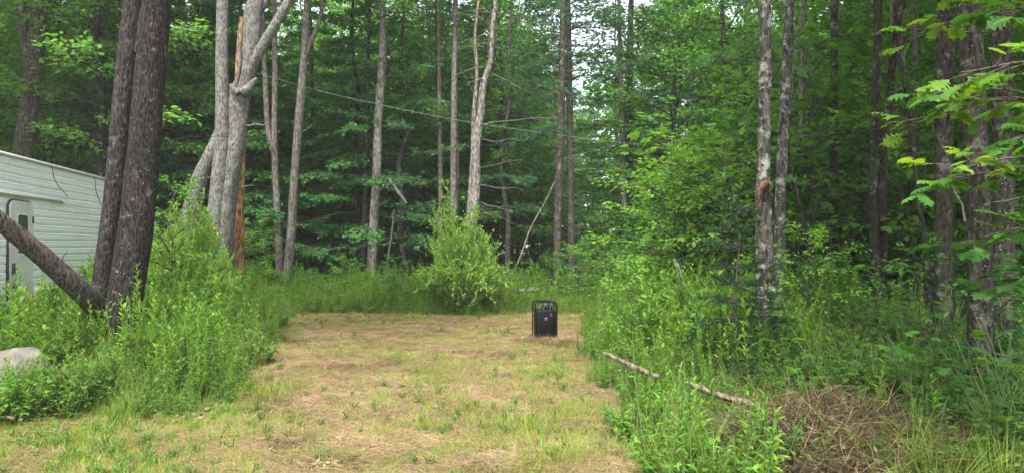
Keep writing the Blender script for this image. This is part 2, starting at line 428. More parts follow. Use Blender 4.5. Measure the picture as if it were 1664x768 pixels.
for i, (mt, r) in enumerate((('bark_mid', .11), ('bark_shade', .09), ('bark_shade', .13), ('bark_pale', .08), ('bark_mid', .10))):
    STEM['bg%d' % i] = stem_mesh('forest_trunk', 15, r, 60 + i, M[mt], .22, 9, 14)

# ------------------------------------------------------------------ setting: ground sheet
def grid_ground():
    xs = np.unique(np.concatenate([np.linspace(-300, -14, 26), np.linspace(-14, 14, 225), np.linspace(14, 300, 26)]))
    ys = np.unique(np.concatenate([np.linspace(-120, 1, 14), np.linspace(1, 26, 210), np.linspace(26, 400, 34)]))
    Xg, Yg = np.meshgrid(xs, ys); Zg = terrain(Xg, Yg)
    V = np.stack([Xg, Yg, Zg], -1).reshape(-1, 3); nx = len(xs); ny = len(ys)
    i = np.arange(ny - 1)[:, None] * nx + np.arange(nx - 1)[None]; i = i.ravel()
    return V, np.stack([i, i + 1, i + 1 + nx, i + nx], -1)
gm = NT('forest_ground')
v = gm.coord()
n1 = gm.noise(v, .9, 5); n2 = gm.noise(v, 14, 6, .75); n3 = gm.noise(v, 55, 4, .8)
soil = gm.ramp(n2, [(.3, (.05, .034, .02)), (.55, (.11, .075, .045)), (.75, (.19, .14, .09))])
dry = gm.ramp(n3, [(.3, (.17, .12, .07)), (.5, (.34, .25, .145)), (.7, (.52, .41, .25))])
grn = gm.ramp(n3, [(.3, (.05, .08, .02)), (.6, (.12, .16, .045)), (.8, (.22, .22, .09))])
# mown lane: dry thatch where the vertex attribute says so, leaf litter elsewhere
at_ = gm.n('ShaderNodeAttribute'); at_.attribute_name = 'mown'
c1 = gm.mix(gm.ramp(n1, [(.45, 0.0), (.62, .7)]), dry, grn)
c2 = gm.mix(at_.outputs['Fac'], soil, c1)
gm.base(c2, .95); gm.bump(n2, .03)
V, Fq = grid_ground()
me = mesh_from('ground', [(V, Fq, 0)], [gm.m], True)
mown = np.where(V[:, 1] < 6.7, sstep(-.3, .2, xr(V[:, 1]) - V[:, 0]), sstep(-.25, .25, V[:, 0] - xl(V[:, 1])) * sstep(-.25, .25, xr(V[:, 1]) - V[:, 0])) * (1 - sstep(16.6, 17.2, V[:, 1]))
a = me.attributes.new('mown', 'FLOAT', 'POINT'); a.data.foreach_set('value', mown.astype(np.float32))
tag(link('ground', me), kind='structure')

# ------------------------------------------------------------------ trees
TG = {}
def path_world(Y, pts, top=None, dY=0.0, flare=1.25, tip=.04, n=26):
    """pts: (px, py, width px) from the foot up -> rows x, y, z, r in metres"""
    rows = []
    for px, py, wp in pts:
        p = at(px, py, Y); rows.append([p[0], Y, p[2], wp / F * Y / 2])
    g = th(rows[0][0], Y)
    if rows[0][2] > g + .05:
        dx = (rows[0][0] - rows[1][0]) / max(.2, rows[1][2] - rows[0][2]); dz = rows[0][2] - g
        rows.insert(0, [rows[0][0] + dx * dz, Y, g, rows[0][3] * flare])
    else: rows[0][2] = g
    rows.insert(0, [rows[0][0], Y, g - .25, rows[0][3] * 1.15])
    if top:
        l, k = rows[-1], rows[-2]; dx = max(-.12, min(.12, (l[0] - k[0]) / max(.2, l[2] - k[2])))
        for q in (.35, .7, 1):
            dz = (top - l[2]) * q; rows.append([l[0] + dx * dz, Y, l[2] + dz, l[3] * (1 - q) + tip * q])
    A = spline(rows, n); A[:, 3] = np.maximum(A[:, 3], .008)
    A[:, 1] += dY * (A[:, 2] - A[0, 2])
    return A

def stub_mesh(name, p, d, L, r, mat, seed, fork=True):
    q = random.Random(seed); d = np.array(d, float); d /= np.linalg.norm(d); n = 7
    P = [np.array(p, float) + d * L * i / (n - 1) + np.array([q.uniform(-1, 1), q.uniform(-1, 1), q.uniform(-1, 1) - .6 * i / n]) * L * .03 * (i > 0) for i in range(n)]
    parts = tubes(tube(P, [r * (1 - .75 * i / (n - 1)) for i in range(n)], 6))
    if fork and L > .4:
        for k in range(max(2, int(L * 3))):
            i = q.randint(2, n - 2); e = P[i] + (d * .6 + np.array([q.uniform(-1, 1), q.uniform(-1, 1), q.uniform(-.8, .9)])) * L * q.uniform(.12, .3)
            parts += tubes(tube([P[i], (P[i] + e) / 2 + np.array([0, 0, .02]), e], [r * .35, r * .22, r * .08], 4))
    return mesh_from(name, parts, [mat], True)

def tree(name, label, Y, pts, mat, top=15, crown=None, cz=8.0, cs=1.0, group=None, sides=14, rough=.07, ridge=0.0, n=40, dY=0.0, stubs=(), stubmat=None, seed=1, cat='tree', extra=(), flare=1.25):
    A = path_world(Y, pts, top, dY, n=n, flare=flare)
    base = np.array([A[1, 0], A[1, 1], th(A[1, 0], A[1, 1])])
    t = thing(name, label, cat, base, group)
    L = A[:, :3] - base
    link('trunk', mesh_from('trunk', tubes(tube(L, A[:, 3], sides, rough, 2.2, seed, ridge=ridge)), [M[mat]], True), t)
    for ex in extra:     # further stems of the same tree: (pts, top)
        B = path_world(Y, ex[0], ex[1], dY, n=22) if len(ex) < 3 else spline([list(at(px, py, Y + ex[2])) + [wp / F * Y / 2] for px, py, wp in ex[0]], 18)
        link('stem', mesh_from('stem', tubes(tube(B[:, :3] - base, B[:, 3], sides, rough, 2.2, seed + 5)), [M[mat]], True), t)
    if crown:
        i = int(np.argmin(np.abs(A[:, 2] - cz)))
        for k, ck in enumerate(crown if isinstance(crown, (list, tuple)) else [crown]):
            link('crown', CR[ck], t, L[i] + np.array([0, 0, 0]), (0, 0, seed * 1.7 + k), cs)
    q = random.Random(seed * 13 + 5)
    for sp in stubs:
        py, ang, ln = sp[:3]; zz = Z_(py, Y); i = int(np.argmin(np.abs(A[:, 2] - zz)))
        d = (math.cos(ang), q.uniform(-.5, .3), math.sin(ang) * 1.0)
        rr = sp[3] if len(sp) > 3 else .014 + .012 * ln
        link('branch', stub_mesh('branch', L[i], d, ln + A[i, 3], rr, M[stubmat or mat], q.randint(0, 9999)), t)
    return t

# the twin dark pines and the leaning dead stem on the left
tree('pine_tree', 'thick dark pine trunk flecked with pale lichen, in front of its twin beside the trailer', 9.6,
     [(186, 605, 72), (192, 565, 57), (206, 470, 54), (226, 330, 52), (240, 160, 46), (255, 0, 43)], 'bark_dark', 17, 'pine4', 8.5, 1.1, None, 30, .06, .05, 90, seed=2,
     stubs=[(90, .05, .07, .022), (85, 2.9, .08, .02), (310, 2.3, .1, .018), (215, .1, .9, .008), (262, .15, .45, .008)])
tree('pine_tree', 'thinner dark pine trunk standing half behind its thicker twin beside the trailer', 9.95,
     [(150, 600, 40), (155, 560, 30), (163, 470, 28), (182, 330, 28), (199, 160, 28), (217, 0, 29)], 'bark_dark2', 16, 'pine5', 8.0, 1.0, None, 24, .07, .06, 80, seed=3,
     extra=[([(221, 85, 6), (226, 60, 9), (232, 20, 9), (242, -6, 7)], None, -.33)])
def leaning(name, label, cat, ends, Ya, Yb, mat, seed, sides=16, rough=.07, ridge=.0, stubs=(), group=None, n=24):
    pts = [list(at(px, py, Ya + (Yb - Ya) * i / (len(ends) - 1))) + [wp / F * (Ya + (Yb - Ya) * i / (len(ends) - 1)) / 2] for i, (px, py, wp) in enumerate(ends)]
    A = spline(pts, n); base = A[0, :3].copy()
    t = thing(name, label, cat, base, group)
    L = A[:, :3] - base
    link('stem', mesh_from('stem', tubes(tube(L, A[:, 3], sides, rough, 3, seed, ridge=ridge)), [M[mat]], True), t)
    q = random.Random(seed)
    for f, ang, ln, r in stubs:
        i = int(f * (n - 1)); link('branch', stub_mesh('branch', L[i], (math.cos(ang), -.2, math.sin(ang)), ln, r, M[mat], q.randint(0, 999)), t)
    return t
leaning('leaning_dead_tree', 'bare dark dead trunk leaning against the twin pines in front of the trailer door', 'fallen tree',
        [(160, 500, 36), (130, 472, 34), (70, 417, 31), (5, 364, 28), (-80, 297, 27), (-200, 217, 26)], 9.7, 7.4, 'bark_lean', 5, 22, .05, .04,
        stubs=[(.32, .85, .28, .012), (.52, .9, .12, .012), (.45, 2.3, .07, .012), (.2, 2.9, .09, .01)])

# grey double tree with the broken top, the leaning grey stem and the split snag behind it
tree('broken_tree', 'stout grey twin-stemmed tree with a knobbly broken fork, left of the mown strip', 17.0,
     [(352, 452, 36), (356, 400, 42), (364, 330, 40), (372, 290, 34), (383, 230, 32), (388, 170, 34), (392, 140, 34)], 'bark_grey', None, None, 8, 1, None, 26, .10, .07, 70, seed=7,
     extra=[([(345, 440, 30), (352, 330, 26), (360, 230, 22), (361, 100, 19), (362, 0, 18), (364, -160, 14), (366, -420, 8)], None, -.18),
            ([(390, 150, 30), (402, 120, 26), (410, 60, 27), (412, 18, 28), (425, -30, 22), (440, -150, 16), (450, -300, 10)], None, -.05),
            ([(398, 150, 14), (408, 110, 17), (430, 70, 16), (455, 28, 15), (472, -4, 14), (500, -70, 12), (540, -200, 8)], None, -.1),
            ([(412, 22, 20), (428, 8, 14), (440, -12, 14), (460, -60, 10)], None, 0.0),
            ([(392, 150, 12), (402, 146, 14), (410, 136, 10), (418, 128, 6)], None, -.25),
            ([(388, 152, 10), (380, 145, 9), (374, 138, 5)], None, -.3),
            ([(384, 140, 6), (388, 115, 6), (390, 90, 5), (386, 50, 2)], None, -.25)],
     stubs=[(207, .05, .7, .03), (200, .1, .35, .02), (305, .12, .35, .022), (295, 2.9, .4, .012)], stubmat='deadtwig')
leaning('leaning_grey_stem', 'grey mossy stem leaning up against the broken grey tree', 'tree',
        [(296, 470, 34), (304, 380, 30), (322, 300, 27), (348, 240, 22), (362, 200, 14)], 17.2, 17.1, 'bark_grey', 9, 16, .08)
tree('split_snag', 'tall orange-brown split snag with bare wood behind the broken grey tree', 17.8,
     [(388, 440, 18), (388, 330, 18), (390, 200, 17), (389, 100, 13), (393, 28, 7)], 'splinter', None, None, group=None, sides=9, rough=.12, ridge=.1, n=50, seed=11, cat='dead tree')

# trunks along the back of the clearing
D = 21.0
tree('forest_tree', 'slim grey trunk that forks at mid height behind the left weeds', 21.0, [(455, 450, 13), (450, 330, 12), (446, 240, 10), (447, 120, 9), (446, 0, 7)], 'bark_pale', 13, 'sparse', 8, 1, None, 10, .06, n=36, seed=12,
     extra=[([(448, 262, 9), (436, 215, 9), (432, 150, 9), (428, 60, 7), (426, -60, 6)], None, 0.0)])
tree('forest_tree', 'grey-brown trunk curving slightly right beside the forked slim one', 20.6, [(467, 455, 17), (474, 370, 15), (478, 300, 14), (487, 180, 14), (494, 100, 12), (500, 0, 12)], 'bark_pale', 14, 'hard1', 8.6, .9, None, 12, .08, n=36, seed=13,
     stubs=[(215, .7, .5, .02)], extra=[([(490, 110, 8), (505, 70, 8), (520, 30, 7), (530, -40, 6)], None, 0.0)])
tree('forest_tree', 'rough pale-patched trunk with a broken branch hanging off it', 22.0, [(603, 455, 15), (606, 390, 15), (612, 280, 14), (616, 180, 14), (622, 90, 13), (621, 0, 9)], 'bark_bleached', 14, 'hard2', 8.2, .85, None, 12, .14, .1, n=50, seed=14,
     stubs=[(320, .5, .75, .03), (135, .8, .3, .04), (150, 2.3, .3, .03)])
leaning('hanging_branch', 'pale broken branch hanging down beside the rough trunk', 'branch', [(629, 288, 3), (640, 302, 5), (650, 317, 6), (661, 331, 4)], 21.7, 21.5, 'bark_pale', 15, 6, .05, n=8)
tree('forest_tree', 'thin brown trunk just left of the rough pale-patched one', 23.0, [(590, 450, 10), (593, 340, 9), (596, 200, 7)], 'bark_mid', 11, None, 8, 1, None, 8, .08, seed=16)
tree('forest_tree', 'thin grey trunk left of the straight pole-like one behind the willow shrub', 22.5, [(716, 420, 8), (716, 300, 8), (714, 150, 7), (712, 0, 5)], 'bark_pale', 12, 'dead', 8.5, .6, None, 8, .06, seed=17)
tree('forest_tree', 'straight pole-like grey trunk rising behind the willow shrub', 21.5, [(735, 400, 12), (737, 300, 11), (738, 150, 10), (741, 0, 7)], 'bark_pale', 14, 'dead', 9.5, .6, None, 9, .03, seed=18)
tree('forest_tree', 'very thin trunk close behind the straight pole-like one', 22.3, [(742, 400, 6), (744, 260, 6), (741, 120, 5)], 'bark_mid', 11, None, 8, 1, None, 7, .05, seed=19)
tree('dead_birch', 'ragged pale dead trunk with bare limbs behind the willow shrub', 21.0, [(766, 420, 17), (768, 360, 16), (774, 300, 16), (773, 240, 15), (781, 190, 13), (785, 140, 11), (797, 100, 9), (800, 50, 8), (806, 0, 6)], 'bark_bleached', 12, 'dead', 6.2, .8, None, 12, .16, .12, n=60, seed=20, cat='dead tree',
     stubs=[(205, .15, 2.2, .022), (230, .05, 1.3, .016), (300, -.1, 1.5, .014), (325, -.3, 1.2, .014), (340, -.35, 1.4, .014), (280, .3, 1.3, .012), (150, 1.2, 1.4, .016), (120, 1.5, 1.6, .016), (180, 2.0, 1.3, .016), (350, .1, 1.0, .01)], stubmat='deadtwig')
tree('dead_birch', 'slimmer dead trunk leaning just left of the ragged pale one', 21.3, [(757, 400, 9), (764, 330, 9), (769, 250, 9), (770, 190, 8), (775, 120, 6), (772, 60, 5), (778, 0, 4)], 'bark_bleached', 10, None, 8, 1, None, 9, .12, n=40, seed=21, cat='dead tree')
tree('pine_tree', 'tall lichen-grey pine, left of the close pair on the right of the clearing', 22.0, [(905, 440, 13), (908, 300, 13), (912, 180, 12), (914, 80, 11), (915, 0, 10)], 'bark_mid', 15, 'pine4', 6.0, .8, None, 11, .07, n=40, seed=22,
     stubs=[(150, 2.7, 1.4, .018), (120, 2.6, 1.0, .018), (260, .3, .8, .014), (200, 2.9, 1.2, .015)], stubmat='deadtwig')
tree('pine_tree', 'tall pine with bare lower twigs, right of the close pair', 22.6, [(929, 440, 11), (927, 300, 11), (926, 180, 10), (924, 60, 9)], 'bark_mid', 14, 'pine5', 6.6, .8, None, 10, .07, n=36, seed=23,
     stubs=[(80, .5, 1.4, .02), (210, .3, 1.3, .016), (110, .3, 1.6, .018), (290, .1, .9, .012)], stubmat='deadtwig')
tree('pine_tree', 'pale slender pine trunk seen against the bright gap behind the maple bushes', 23.0, [(1016, 400, 9), (1013, 280, 9), (1010, 150, 8), (1006, 20, 6)], 'bark_pale', 14, 'pine4', 7.0, .75, None, 9, .06, n=36, seed=24,
     stubs=[(120, .5, 1.2, .014), (180, 2.6, .8, .012)], stubmat='deadtwig')
tree('pine_tree', 'dark pine with upswept branches behind the pale slender one', 25.0, [(1022, 400, 15), (1022, 250, 14), (1022, 130, 13), (1024, 60, 10)], 'bark_mid', 15, 'pine5', 6.0, .95, None, 10, .07, n=36, seed=25,
     stubs=[(90, .8, 2.0, .03), (150, .5, 1.6, .02), (70, 2.3, 1.8, .03), (190, .4, 1.5, .02), (130, 2.6, 1.4, .02)], stubmat='bark_mid')
leaning('leaning_pole', 'thin pale dead stem leaning right over the weeds beside the willow shrub', 'dead tree', [(830, 452, 3.5), (846, 416, 3.5), (862, 372, 3), (887, 326, 2.6), (902, 294, 2)], 20.5, 20.8, 'bark_pale', 26, 7, .05, n=14, stubs=[(.9, 1.4, .3, .01)])
leaning('bent_sapling', 'bent bare sapling leaning in the shade right of the rough trunk', 'sapling', [(625, 450, 4), (632, 410, 4), (638, 370, 4), (640, 340, 3)], 21.5, 21.8, 'bark_mid', 27, 6, .05, n=10)

# far left tree above the trailer
tree('forest_tree', 'broad forked trunk rising above the trailer roof', 19.0, [(32, 330, 30), (40, 230, 28), (50, 150, 26), (58, 70, 26), (66, 10, 24)], 'bark_mid', 15, 'hard3', 6.8, 1.0, None, 14, .1, n=40, seed=28,
     extra=[([(52, 120, 16), (40, 60, 14), (36, 10, 12), (30, -60, 10)], None, -.1)], stubs=[(120, .5, 1.0, .03), (40, 2.6, 1.2, .03)])
tree('forest_tree', 'dim slender trunk between the trailer roof and the twin pines', 23.0, [(160, 330, 14), (158, 180, 12), (163, 60, 10)], 'bark_mid', 13, 'hard2', 5.6, .85, None, 10, .07, n=30, seed=29)

# trunks of the right-hand woods
tree('maple_tree', 'straight grey trunk with peeling bark and a rotten patch at head height', 8.6,
     [(1252, 640, 42), (1250, 560, 40), (1243, 440, 31), (1240, 340, 25), (1240, 290, 21), (1243, 150, 20), (1244, 0, 17)], 'bark_maple', 14, 'sparse', 9.5, .8, None, 24, .07, .05, 80, seed=31)
tree('maple_tree', 'slimmer grey-green trunk standing right behind the one with the rotten patch', 11.0,
     [(1266, 580, 24), (1267, 440, 20), (1268, 330, 17), (1274, 200, 17), (1281, 60, 16), (1284, 0, 14)], 'bark_maple', 14, 'sparse', 9.5, .8, None, 16, .08, n=50, seed=32)
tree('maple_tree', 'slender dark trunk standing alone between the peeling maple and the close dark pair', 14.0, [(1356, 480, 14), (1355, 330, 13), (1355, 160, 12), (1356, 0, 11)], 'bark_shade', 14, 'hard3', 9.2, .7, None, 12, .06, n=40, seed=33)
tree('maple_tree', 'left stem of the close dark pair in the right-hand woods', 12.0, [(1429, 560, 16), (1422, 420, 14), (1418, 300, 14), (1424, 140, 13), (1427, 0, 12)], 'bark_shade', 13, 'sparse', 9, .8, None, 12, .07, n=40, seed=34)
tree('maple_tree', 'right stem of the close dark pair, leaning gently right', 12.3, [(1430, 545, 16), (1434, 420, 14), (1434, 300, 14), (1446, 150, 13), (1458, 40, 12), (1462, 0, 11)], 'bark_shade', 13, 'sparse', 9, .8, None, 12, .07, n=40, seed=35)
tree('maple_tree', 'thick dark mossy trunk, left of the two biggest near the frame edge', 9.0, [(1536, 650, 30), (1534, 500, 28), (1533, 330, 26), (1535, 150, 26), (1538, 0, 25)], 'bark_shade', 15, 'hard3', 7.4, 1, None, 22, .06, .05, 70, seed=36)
tree('maple_tree', 'thickest trunk in the right-hand woods, blotched with white lichen', 7.2, [(1592, 690, 40), (1593, 560, 38), (1592, 400, 36), (1585, 250, 35), (1579, 100, 35), (1574, 0, 33)], 'bark_lich', 15, 'hard1', 7.0, 1, None, 28, .06, .06, 90, seed=37,
     stubs=[(238, 2.2, .2, .014)])
tree('maple_tree', 'lichen-spotted trunk nearest the right edge of the picture', 8.4, [(1634, 660, 31), (1632, 500, 29), (1631, 300, 30), (1627, 120, 31), (1624, 0, 30)], 'bark_lich', 15, 'hard2', 7.2, 1, None, 22, .06, .05, 70, seed=38)
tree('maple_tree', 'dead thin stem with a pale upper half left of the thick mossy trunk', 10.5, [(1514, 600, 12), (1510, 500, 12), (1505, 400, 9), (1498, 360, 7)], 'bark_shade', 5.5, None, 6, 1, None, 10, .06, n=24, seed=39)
for lb, Y, pts, s in (('thin pale trunk lit between the close dark pair and the thick mossy trunk', 15.0, [(1464, 420, 9), (1464, 330, 9), (1458, 200, 9), (1452, 60, 8)], 40),
                      ('thin pale trunk between the peeling maple and the slender dark one', 17.0, [(1303, 420, 9), (1303, 300, 8), (1302, 150, 8), (1306, 0, 7)], 41),
                      ('pale crooked trunk leaning right just beyond the slimmer grey-green one', 19.0, [(1285, 380, 10), (1282, 200, 9), (1295, 80, 9), (1306, 10, 8)], 42),
                      ('pale trunk glimpsed above the leaves left of the thickest trunk', 16.0, [(1497, 330, 8), (1492, 200, 8), (1486, 60, 8)], 43)):
    tree('birch_tree', lb, Y, pts, 'bark_pale', 12, 'sparse', 7.5, .8, None, 9, .05, n=30, seed=s)
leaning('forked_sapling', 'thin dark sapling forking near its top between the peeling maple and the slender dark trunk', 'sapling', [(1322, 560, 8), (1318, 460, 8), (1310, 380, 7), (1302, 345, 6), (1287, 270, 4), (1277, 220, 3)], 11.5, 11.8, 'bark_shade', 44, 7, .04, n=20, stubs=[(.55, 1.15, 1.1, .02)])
# rotten patch on the peeling maple: a collar of torn bark
pt = leaning('bark_fungus', 'brown rotten bark patch at head height on the peeling grey trunk', 'fungus', [(1234, 345, 6), (1233, 322, 12), (1239, 303, 15), (1250, 300, 10), (1252, 312, 3)], 8.47, 8.45, 'rot', 45, 12, .35, .3, n=20)

# ------------------------------------------------------------------ background woods
kinds = [('hard1', 'bg0'), ('hard2', 'bg1'), ('hard3', 'bg2'), ('pine4', 'bg0'), ('pine5', 'bg2'), ('hemlock6', 'bg1'), ('hemlock7', 'bg4'), ('sparse', 'bg3')]
KL = {'hard': ('hardwood_tree', 'leafy hardwood tree in the woods all round the clearing'), 'pine': ('pine_tree', 'feathery pine tree in the woods all round the clearing'),
      'heml': ('hemlock_tree', 'drooping hemlock tree in the woods all round the clearing'), 'spar': ('hardwood_tree', 'thinly leaved pale-stemmed tree in the woods all round the clearing')}
placed = []
def free(x, y, dmin):
    return all((x - a) ** 2 + (y - b) ** 2 > dmin * dmin for a, b in placed)
def bgtree(x, y, k, cz=None, s=None, q=random):
    ck, tk = kinds[k]; g = th(x, y); s = s or q.uniform(.85, 1.15)
    nm, lb = KL[ck[:4]]
    px = CX + F * x / max(y, 1.0)
    marks = ((70, 'above the trailer'), (200, 'behind the trailer end'), (330, 'right of the twin pines'), (420, 'behind the split snag'), (490, 'behind the grey-brown curving trunk'),
             (560, 'between the curving trunk and the pale-patched one'), (640, 'behind the rough pale-patched trunk'), (710, 'left of the willow shrub'), (775, 'behind the willow shrub'),
             (850, 'behind the leaning pale stem'), (960, 'behind the close pair of pines'), (1040, 'behind the pale slender pine'), (1120, 'over the bright young maples'), (1220, 'left of the peeling maple'),
             (1310, 'right of the peeling maple'), (1390, 'behind the slender dark trunk'), (1480, 'behind the close dark pair'), (1570, 'behind the thick mossy trunk'), (9999, 'at the right edge of the woods'))
    zn = next(w_ for p_, w_ in marks if px < p_)
    band = 'nearer' if y < 30 else 'further' if y < 45 else 'farthest'
    lb = {'leafy': 'nearer leafy', 'feathery': 'nearer feathery', 'drooping': 'nearer drooping', 'thinly': 'nearer thinly'}[lb.split()[0]].replace('nearer', band) + ' ' + {'hard': 'hardwood tree', 'pine': 'pine tree', 'heml': 'hemlock tree', 'spar': 'leaved pale-stemmed tree'}[ck[:4]] + ' ' + zn
    t = thing(nm, lb, 'tree', (x, y, g), lb.replace(' tree ', ' trees '), q.uniform(0, 6.28), s)
    link('trunk', STEM[tk], t, scale=(.75, .75, 1))
    cz = cz if cz is not None else q.uniform(3.0, 5.0)
    link('crown', CR[ck], t, (0, 0, cz), None, 1)
    placed.append((x, y))
q = random.Random(77)
n_ = 0
for it in range(12000):
    if n_ >= 262: break
    y = 22.5 + 40 * q.random() ** 1.1; x = q.uniform(-.80, .80) * y
    px = CX + F * x / y
    if px < 280 and y < 24: continue
    bright = 850 < px < 1130
    if bright and q.random() < .74: continue
    if px > 1130 and q.random() < .6: continue
    if not free(x, y, 1.65): continue
    if px < 330 or px > 1150: k = q.choice([0, 1, 2, 0, 1, 2, 3, 5, 6])
    elif px < 860: k = q.choice([3, 4, 5, 6, 5, 6, 1, 2, 0, 0])
    else: k = q.choice([3, 4, 3, 4, 7, 5, 0, 1])
    cz = q.uniform(1.5, 3.0) if y < 32 else q.uniform(2.6, 4.5)
    if px < 540: cz -= .9
    if k in (5, 6): cz -= .5
    bgtree(x, y, k, cz, q=q); n_ += 1
# right-hand canopy, and the woods to either side of the camera
for x, y, k, cz in ((10.5, 3.0, 1, 5.5), (11.5, 8.0, 2, 5.0), (8.0, 9.8, 0, 5.8), (10.5, 13.5, 1, 4.4), (9.4, 18.0, 0, 3.6), (13.8, 17.0, 2, 3.4),
                    (14.5, 21.0, 1, 3.0), (10.8, 21.2, 0, 3.0), (6.4, 22.0, 3, 3.5),
                    (-13.5, 22.0, 0, 3.2), (-17.5, 23.5, 1, 3.0), (-15.6, 19.0, 5, 3.2), (-19.0, 18.5, 2, 3.4), (-9.6, 22.6, 5, 2.2), (-11.2, 20.2, 2, 3.6), (-14.0, 13.5, 1, 4.0), (-13.2, 8.5, 0, 4.5), (-12.5, 2.0, 2, 5.0)):
    bgtree(x, y, k, cz, q=q)

# ------------------------------------------------------------------ far woods: a mass of foliage nobody could count, behind everything
def far_woods():
    r = np.random.default_rng(5); n = 42000
    a = r.uniform(-.80, .80, n); d = r.uniform(62, 78, n); zz = r.uniform(0, 1, n) ** .9
    h = 13 + 4 * np.sin(a * 19) + 3 * np.sin(a * 47 + 1)
    P = np.stack([np.sin(a) * d, np.cos(a) * d, .3 + zz * h], 1)
    Dv = r.normal(0, 1, (n, 3)); Dv[:, 2] *= .4
    return mesh_from('far_woods', leaves(KITE, P, Dv, r.normal(0, 1, (n, 3)) + [0, 0, .6], r.uniform(.5, 1.0, n), r.uniform(.3, .6, n)), [M['leaf_hemlock']])
tag(link('far_woods', far_woods()), kind='stuff')

# ------------------------------------------------------------------ travel trailer
def al_mat():
    t = NT('white_aluminium'); v = t.coord((1, 1, 1)); st = t.coord((6, 6, .5))
    n1 = t.noise(st, 3, 5, .7); n2 = t.noise(v, 1.4, 4)
    c = t.mix(t.ramp(n1, [(.42, 0.0), (.75, .5)]), (.93, .94, .96), (.74, .75, .75)); c = t.mix(t.ramp(n2, [(.5, 0.0), (.75, .3)]), c, (.74, .75, .72))
    t.base(c, .38); t.b.inputs['Specular IOR Level'].default_value = .5; return t.m
M['alu'] = al_mat()
M['door'] = plain('grey_white_door', (.62, .61, .57), .5, scale=3)
M['trim'] = plain('dull_metal_trim', (.72, .71, .67), .45)
M['dtrim'] = plain('dark_rubber_trim', (.05, .05, .05), .6)
M['glass'] = plain('dark_window_glass', (.07, .10, .10), .08); M['glass'].node_tree.nodes['Principled BSDF'].inputs['Specular IOR Level'].default_value = .8
M['black'] = plain('black_painted_steel', (.004, .004, .0043), .6, var=.3)
M['black'].node_tree.nodes['Principled BSDF'].inputs['Specular IOR Level'].default_value = .15
M['black2'] = plain('black_plastic', (.004, .004, .0045), .7)
M['black2'].node_tree.nodes['Principled BSDF'].inputs['Specular IOR Level'].default_value = .1
M['tyre'] = plain('tyre_rubber', (.03, .03, .03), .85)
M['pale'] = plain('pale_label', (.20, .20, .20), .5)
M['roofm'] = plain('tan_roof_edge', (.55, .52, .45), .7)
ud = np.array([-.192, 1, 0]); ud /= np.linalg.norm(ud)
T0 = np.array([-7.2 + .192 * 3.5, 7.0, 0.0])
tr = thing('travel_trailer', 'white travel trailer with ribbed metal siding and an entry door', 'trailer', T0, rotz=math.atan2(ud[1], ud[0]))
def uend(z):
    zs = [.5, 1.0, 2.2, 2.9]; return np.interp(z, zs, [10.4, 11.4, 11.3, 8.0])
Z0, Z1, NP = .52, 2.88, 20
ph = (Z1 - Z0) / NP
for i in range(NP):
    za, zb = Z0 + i * ph, Z0 + (i + 1) * ph
    prof_ = [(0, .0), (.004, .0), (.007, .03), (.010, .62), (.007, .68), (.013, .76), (.013, .86), (.004, .93), (.0, 1.0)]
    us = np.linspace(-1.5, 1, 24); ue = float(uend((za + zb) / 2)); us = np.linspace(-1.5, ue, 26)
    rw = np.array([[(u, -o + .004 * math.sin(u * 2.3 + i), za + f * ph) for u in us] for o, f in prof_]); m_, n__ = rw.shape[:2]
    ii = (np.arange(m_ - 1)[:, None] * n__ + np.arange(n__ - 1)[None]).ravel()
    link('siding_panel', mesh_from('siding_panel', [(rw.reshape(-1, 3), np.stack([ii, ii + 1, ii + 1 + n__, ii + n__], -1), 0)], [M['alu']]), tr)
zz = np.array([.5, 1.0, 1.6, 2.2, 2.9]); ring = [(float(uend(z)), z) for z in zz]
outline = [(-1.5, .5)] + ring + [(-1.5, 2.9)]
V = np.array([(u, y, z) for y in (.03, 2.4) for u, z in outline]); k = len(outline)
Fb = [[i, (i + 1) % k, (i + 1) % k + k, i + k] for i in range(k)]
link('body', mesh_from('body', [(V, Fb, 0), (V[k:], [[0, i, i + 1] for i in range(1, k - 1)], 0)], [M['alu']]), tr)
roof = tubes([(V_, F_) for V_, F_, _ in [box((3.25, 1.2, 2.925), (9.52, 2.42, .03))]]); link('roof', mesh_from('roof', roof, [M['roofm']]), tr)
link('gutter', mesh_from('gutter', [box((3.25, -.028, 2.905), (9.5, .02, .045))], [M['trim']]), tr)
link('awning_rail', mesh_from('awning_rail', [box((2.05, -.035, 2.345), (7.1, .03, .045)), box((5.62, -.035, 2.345), (.04, .04, .06))], [M['trim']]), tr)
# door with rounded top
d0, d1, zb_, zt = 3.70, 4.44, .44, 2.26
def rounded(u0, u1, z0, z1, r, n=6):
    out = [(u0, z0), (u1, z0)]
    for cx_, a0 in ((u1 - r, 0), (u0 + r, PI / 2)):
        out += [(cx_ + r * math.cos(a0 + PI / 2 * i / n), z1 - r + r * math.sin(a0 + PI / 2 * i / n)) for i in range(n + 1)]
    return out
def slab(ol, y0, y1, m=0):
    k = len(ol); V = np.array([(u, y, z) for y in (y0, y1) for u, z in ol])
    return [(V, [[i, (i + 1) % k, (i + 1) % k + k, i + k] for i in range(k)], m), (V, [[0, i + 1, i] for i in range(1, k - 1)], m)]
dr = link('door', mesh_from('door', slab(rounded(d0, d1, zb_, zt, .12), -.055, 0), [M['door']]), tr)
link('door_frame', mesh_from('door_frame', slab(rounded(d0 - .02, d1 + .02, zb_ - .02, zt + .022, .14), -.04, 0), [M['dtrim']]), dr)
link('window_pane', mesh_from('window_pane', slab(rounded(3.93, 4.24, 1.5, 2.06, .04), -.064, -.056), [M['glass']]), dr)
link('window_frame', mesh_from('window_frame', slab(rounded(3.90, 4.27, 1.47, 2.09, .05), -.0605, -.056), [M['trim']]), dr)
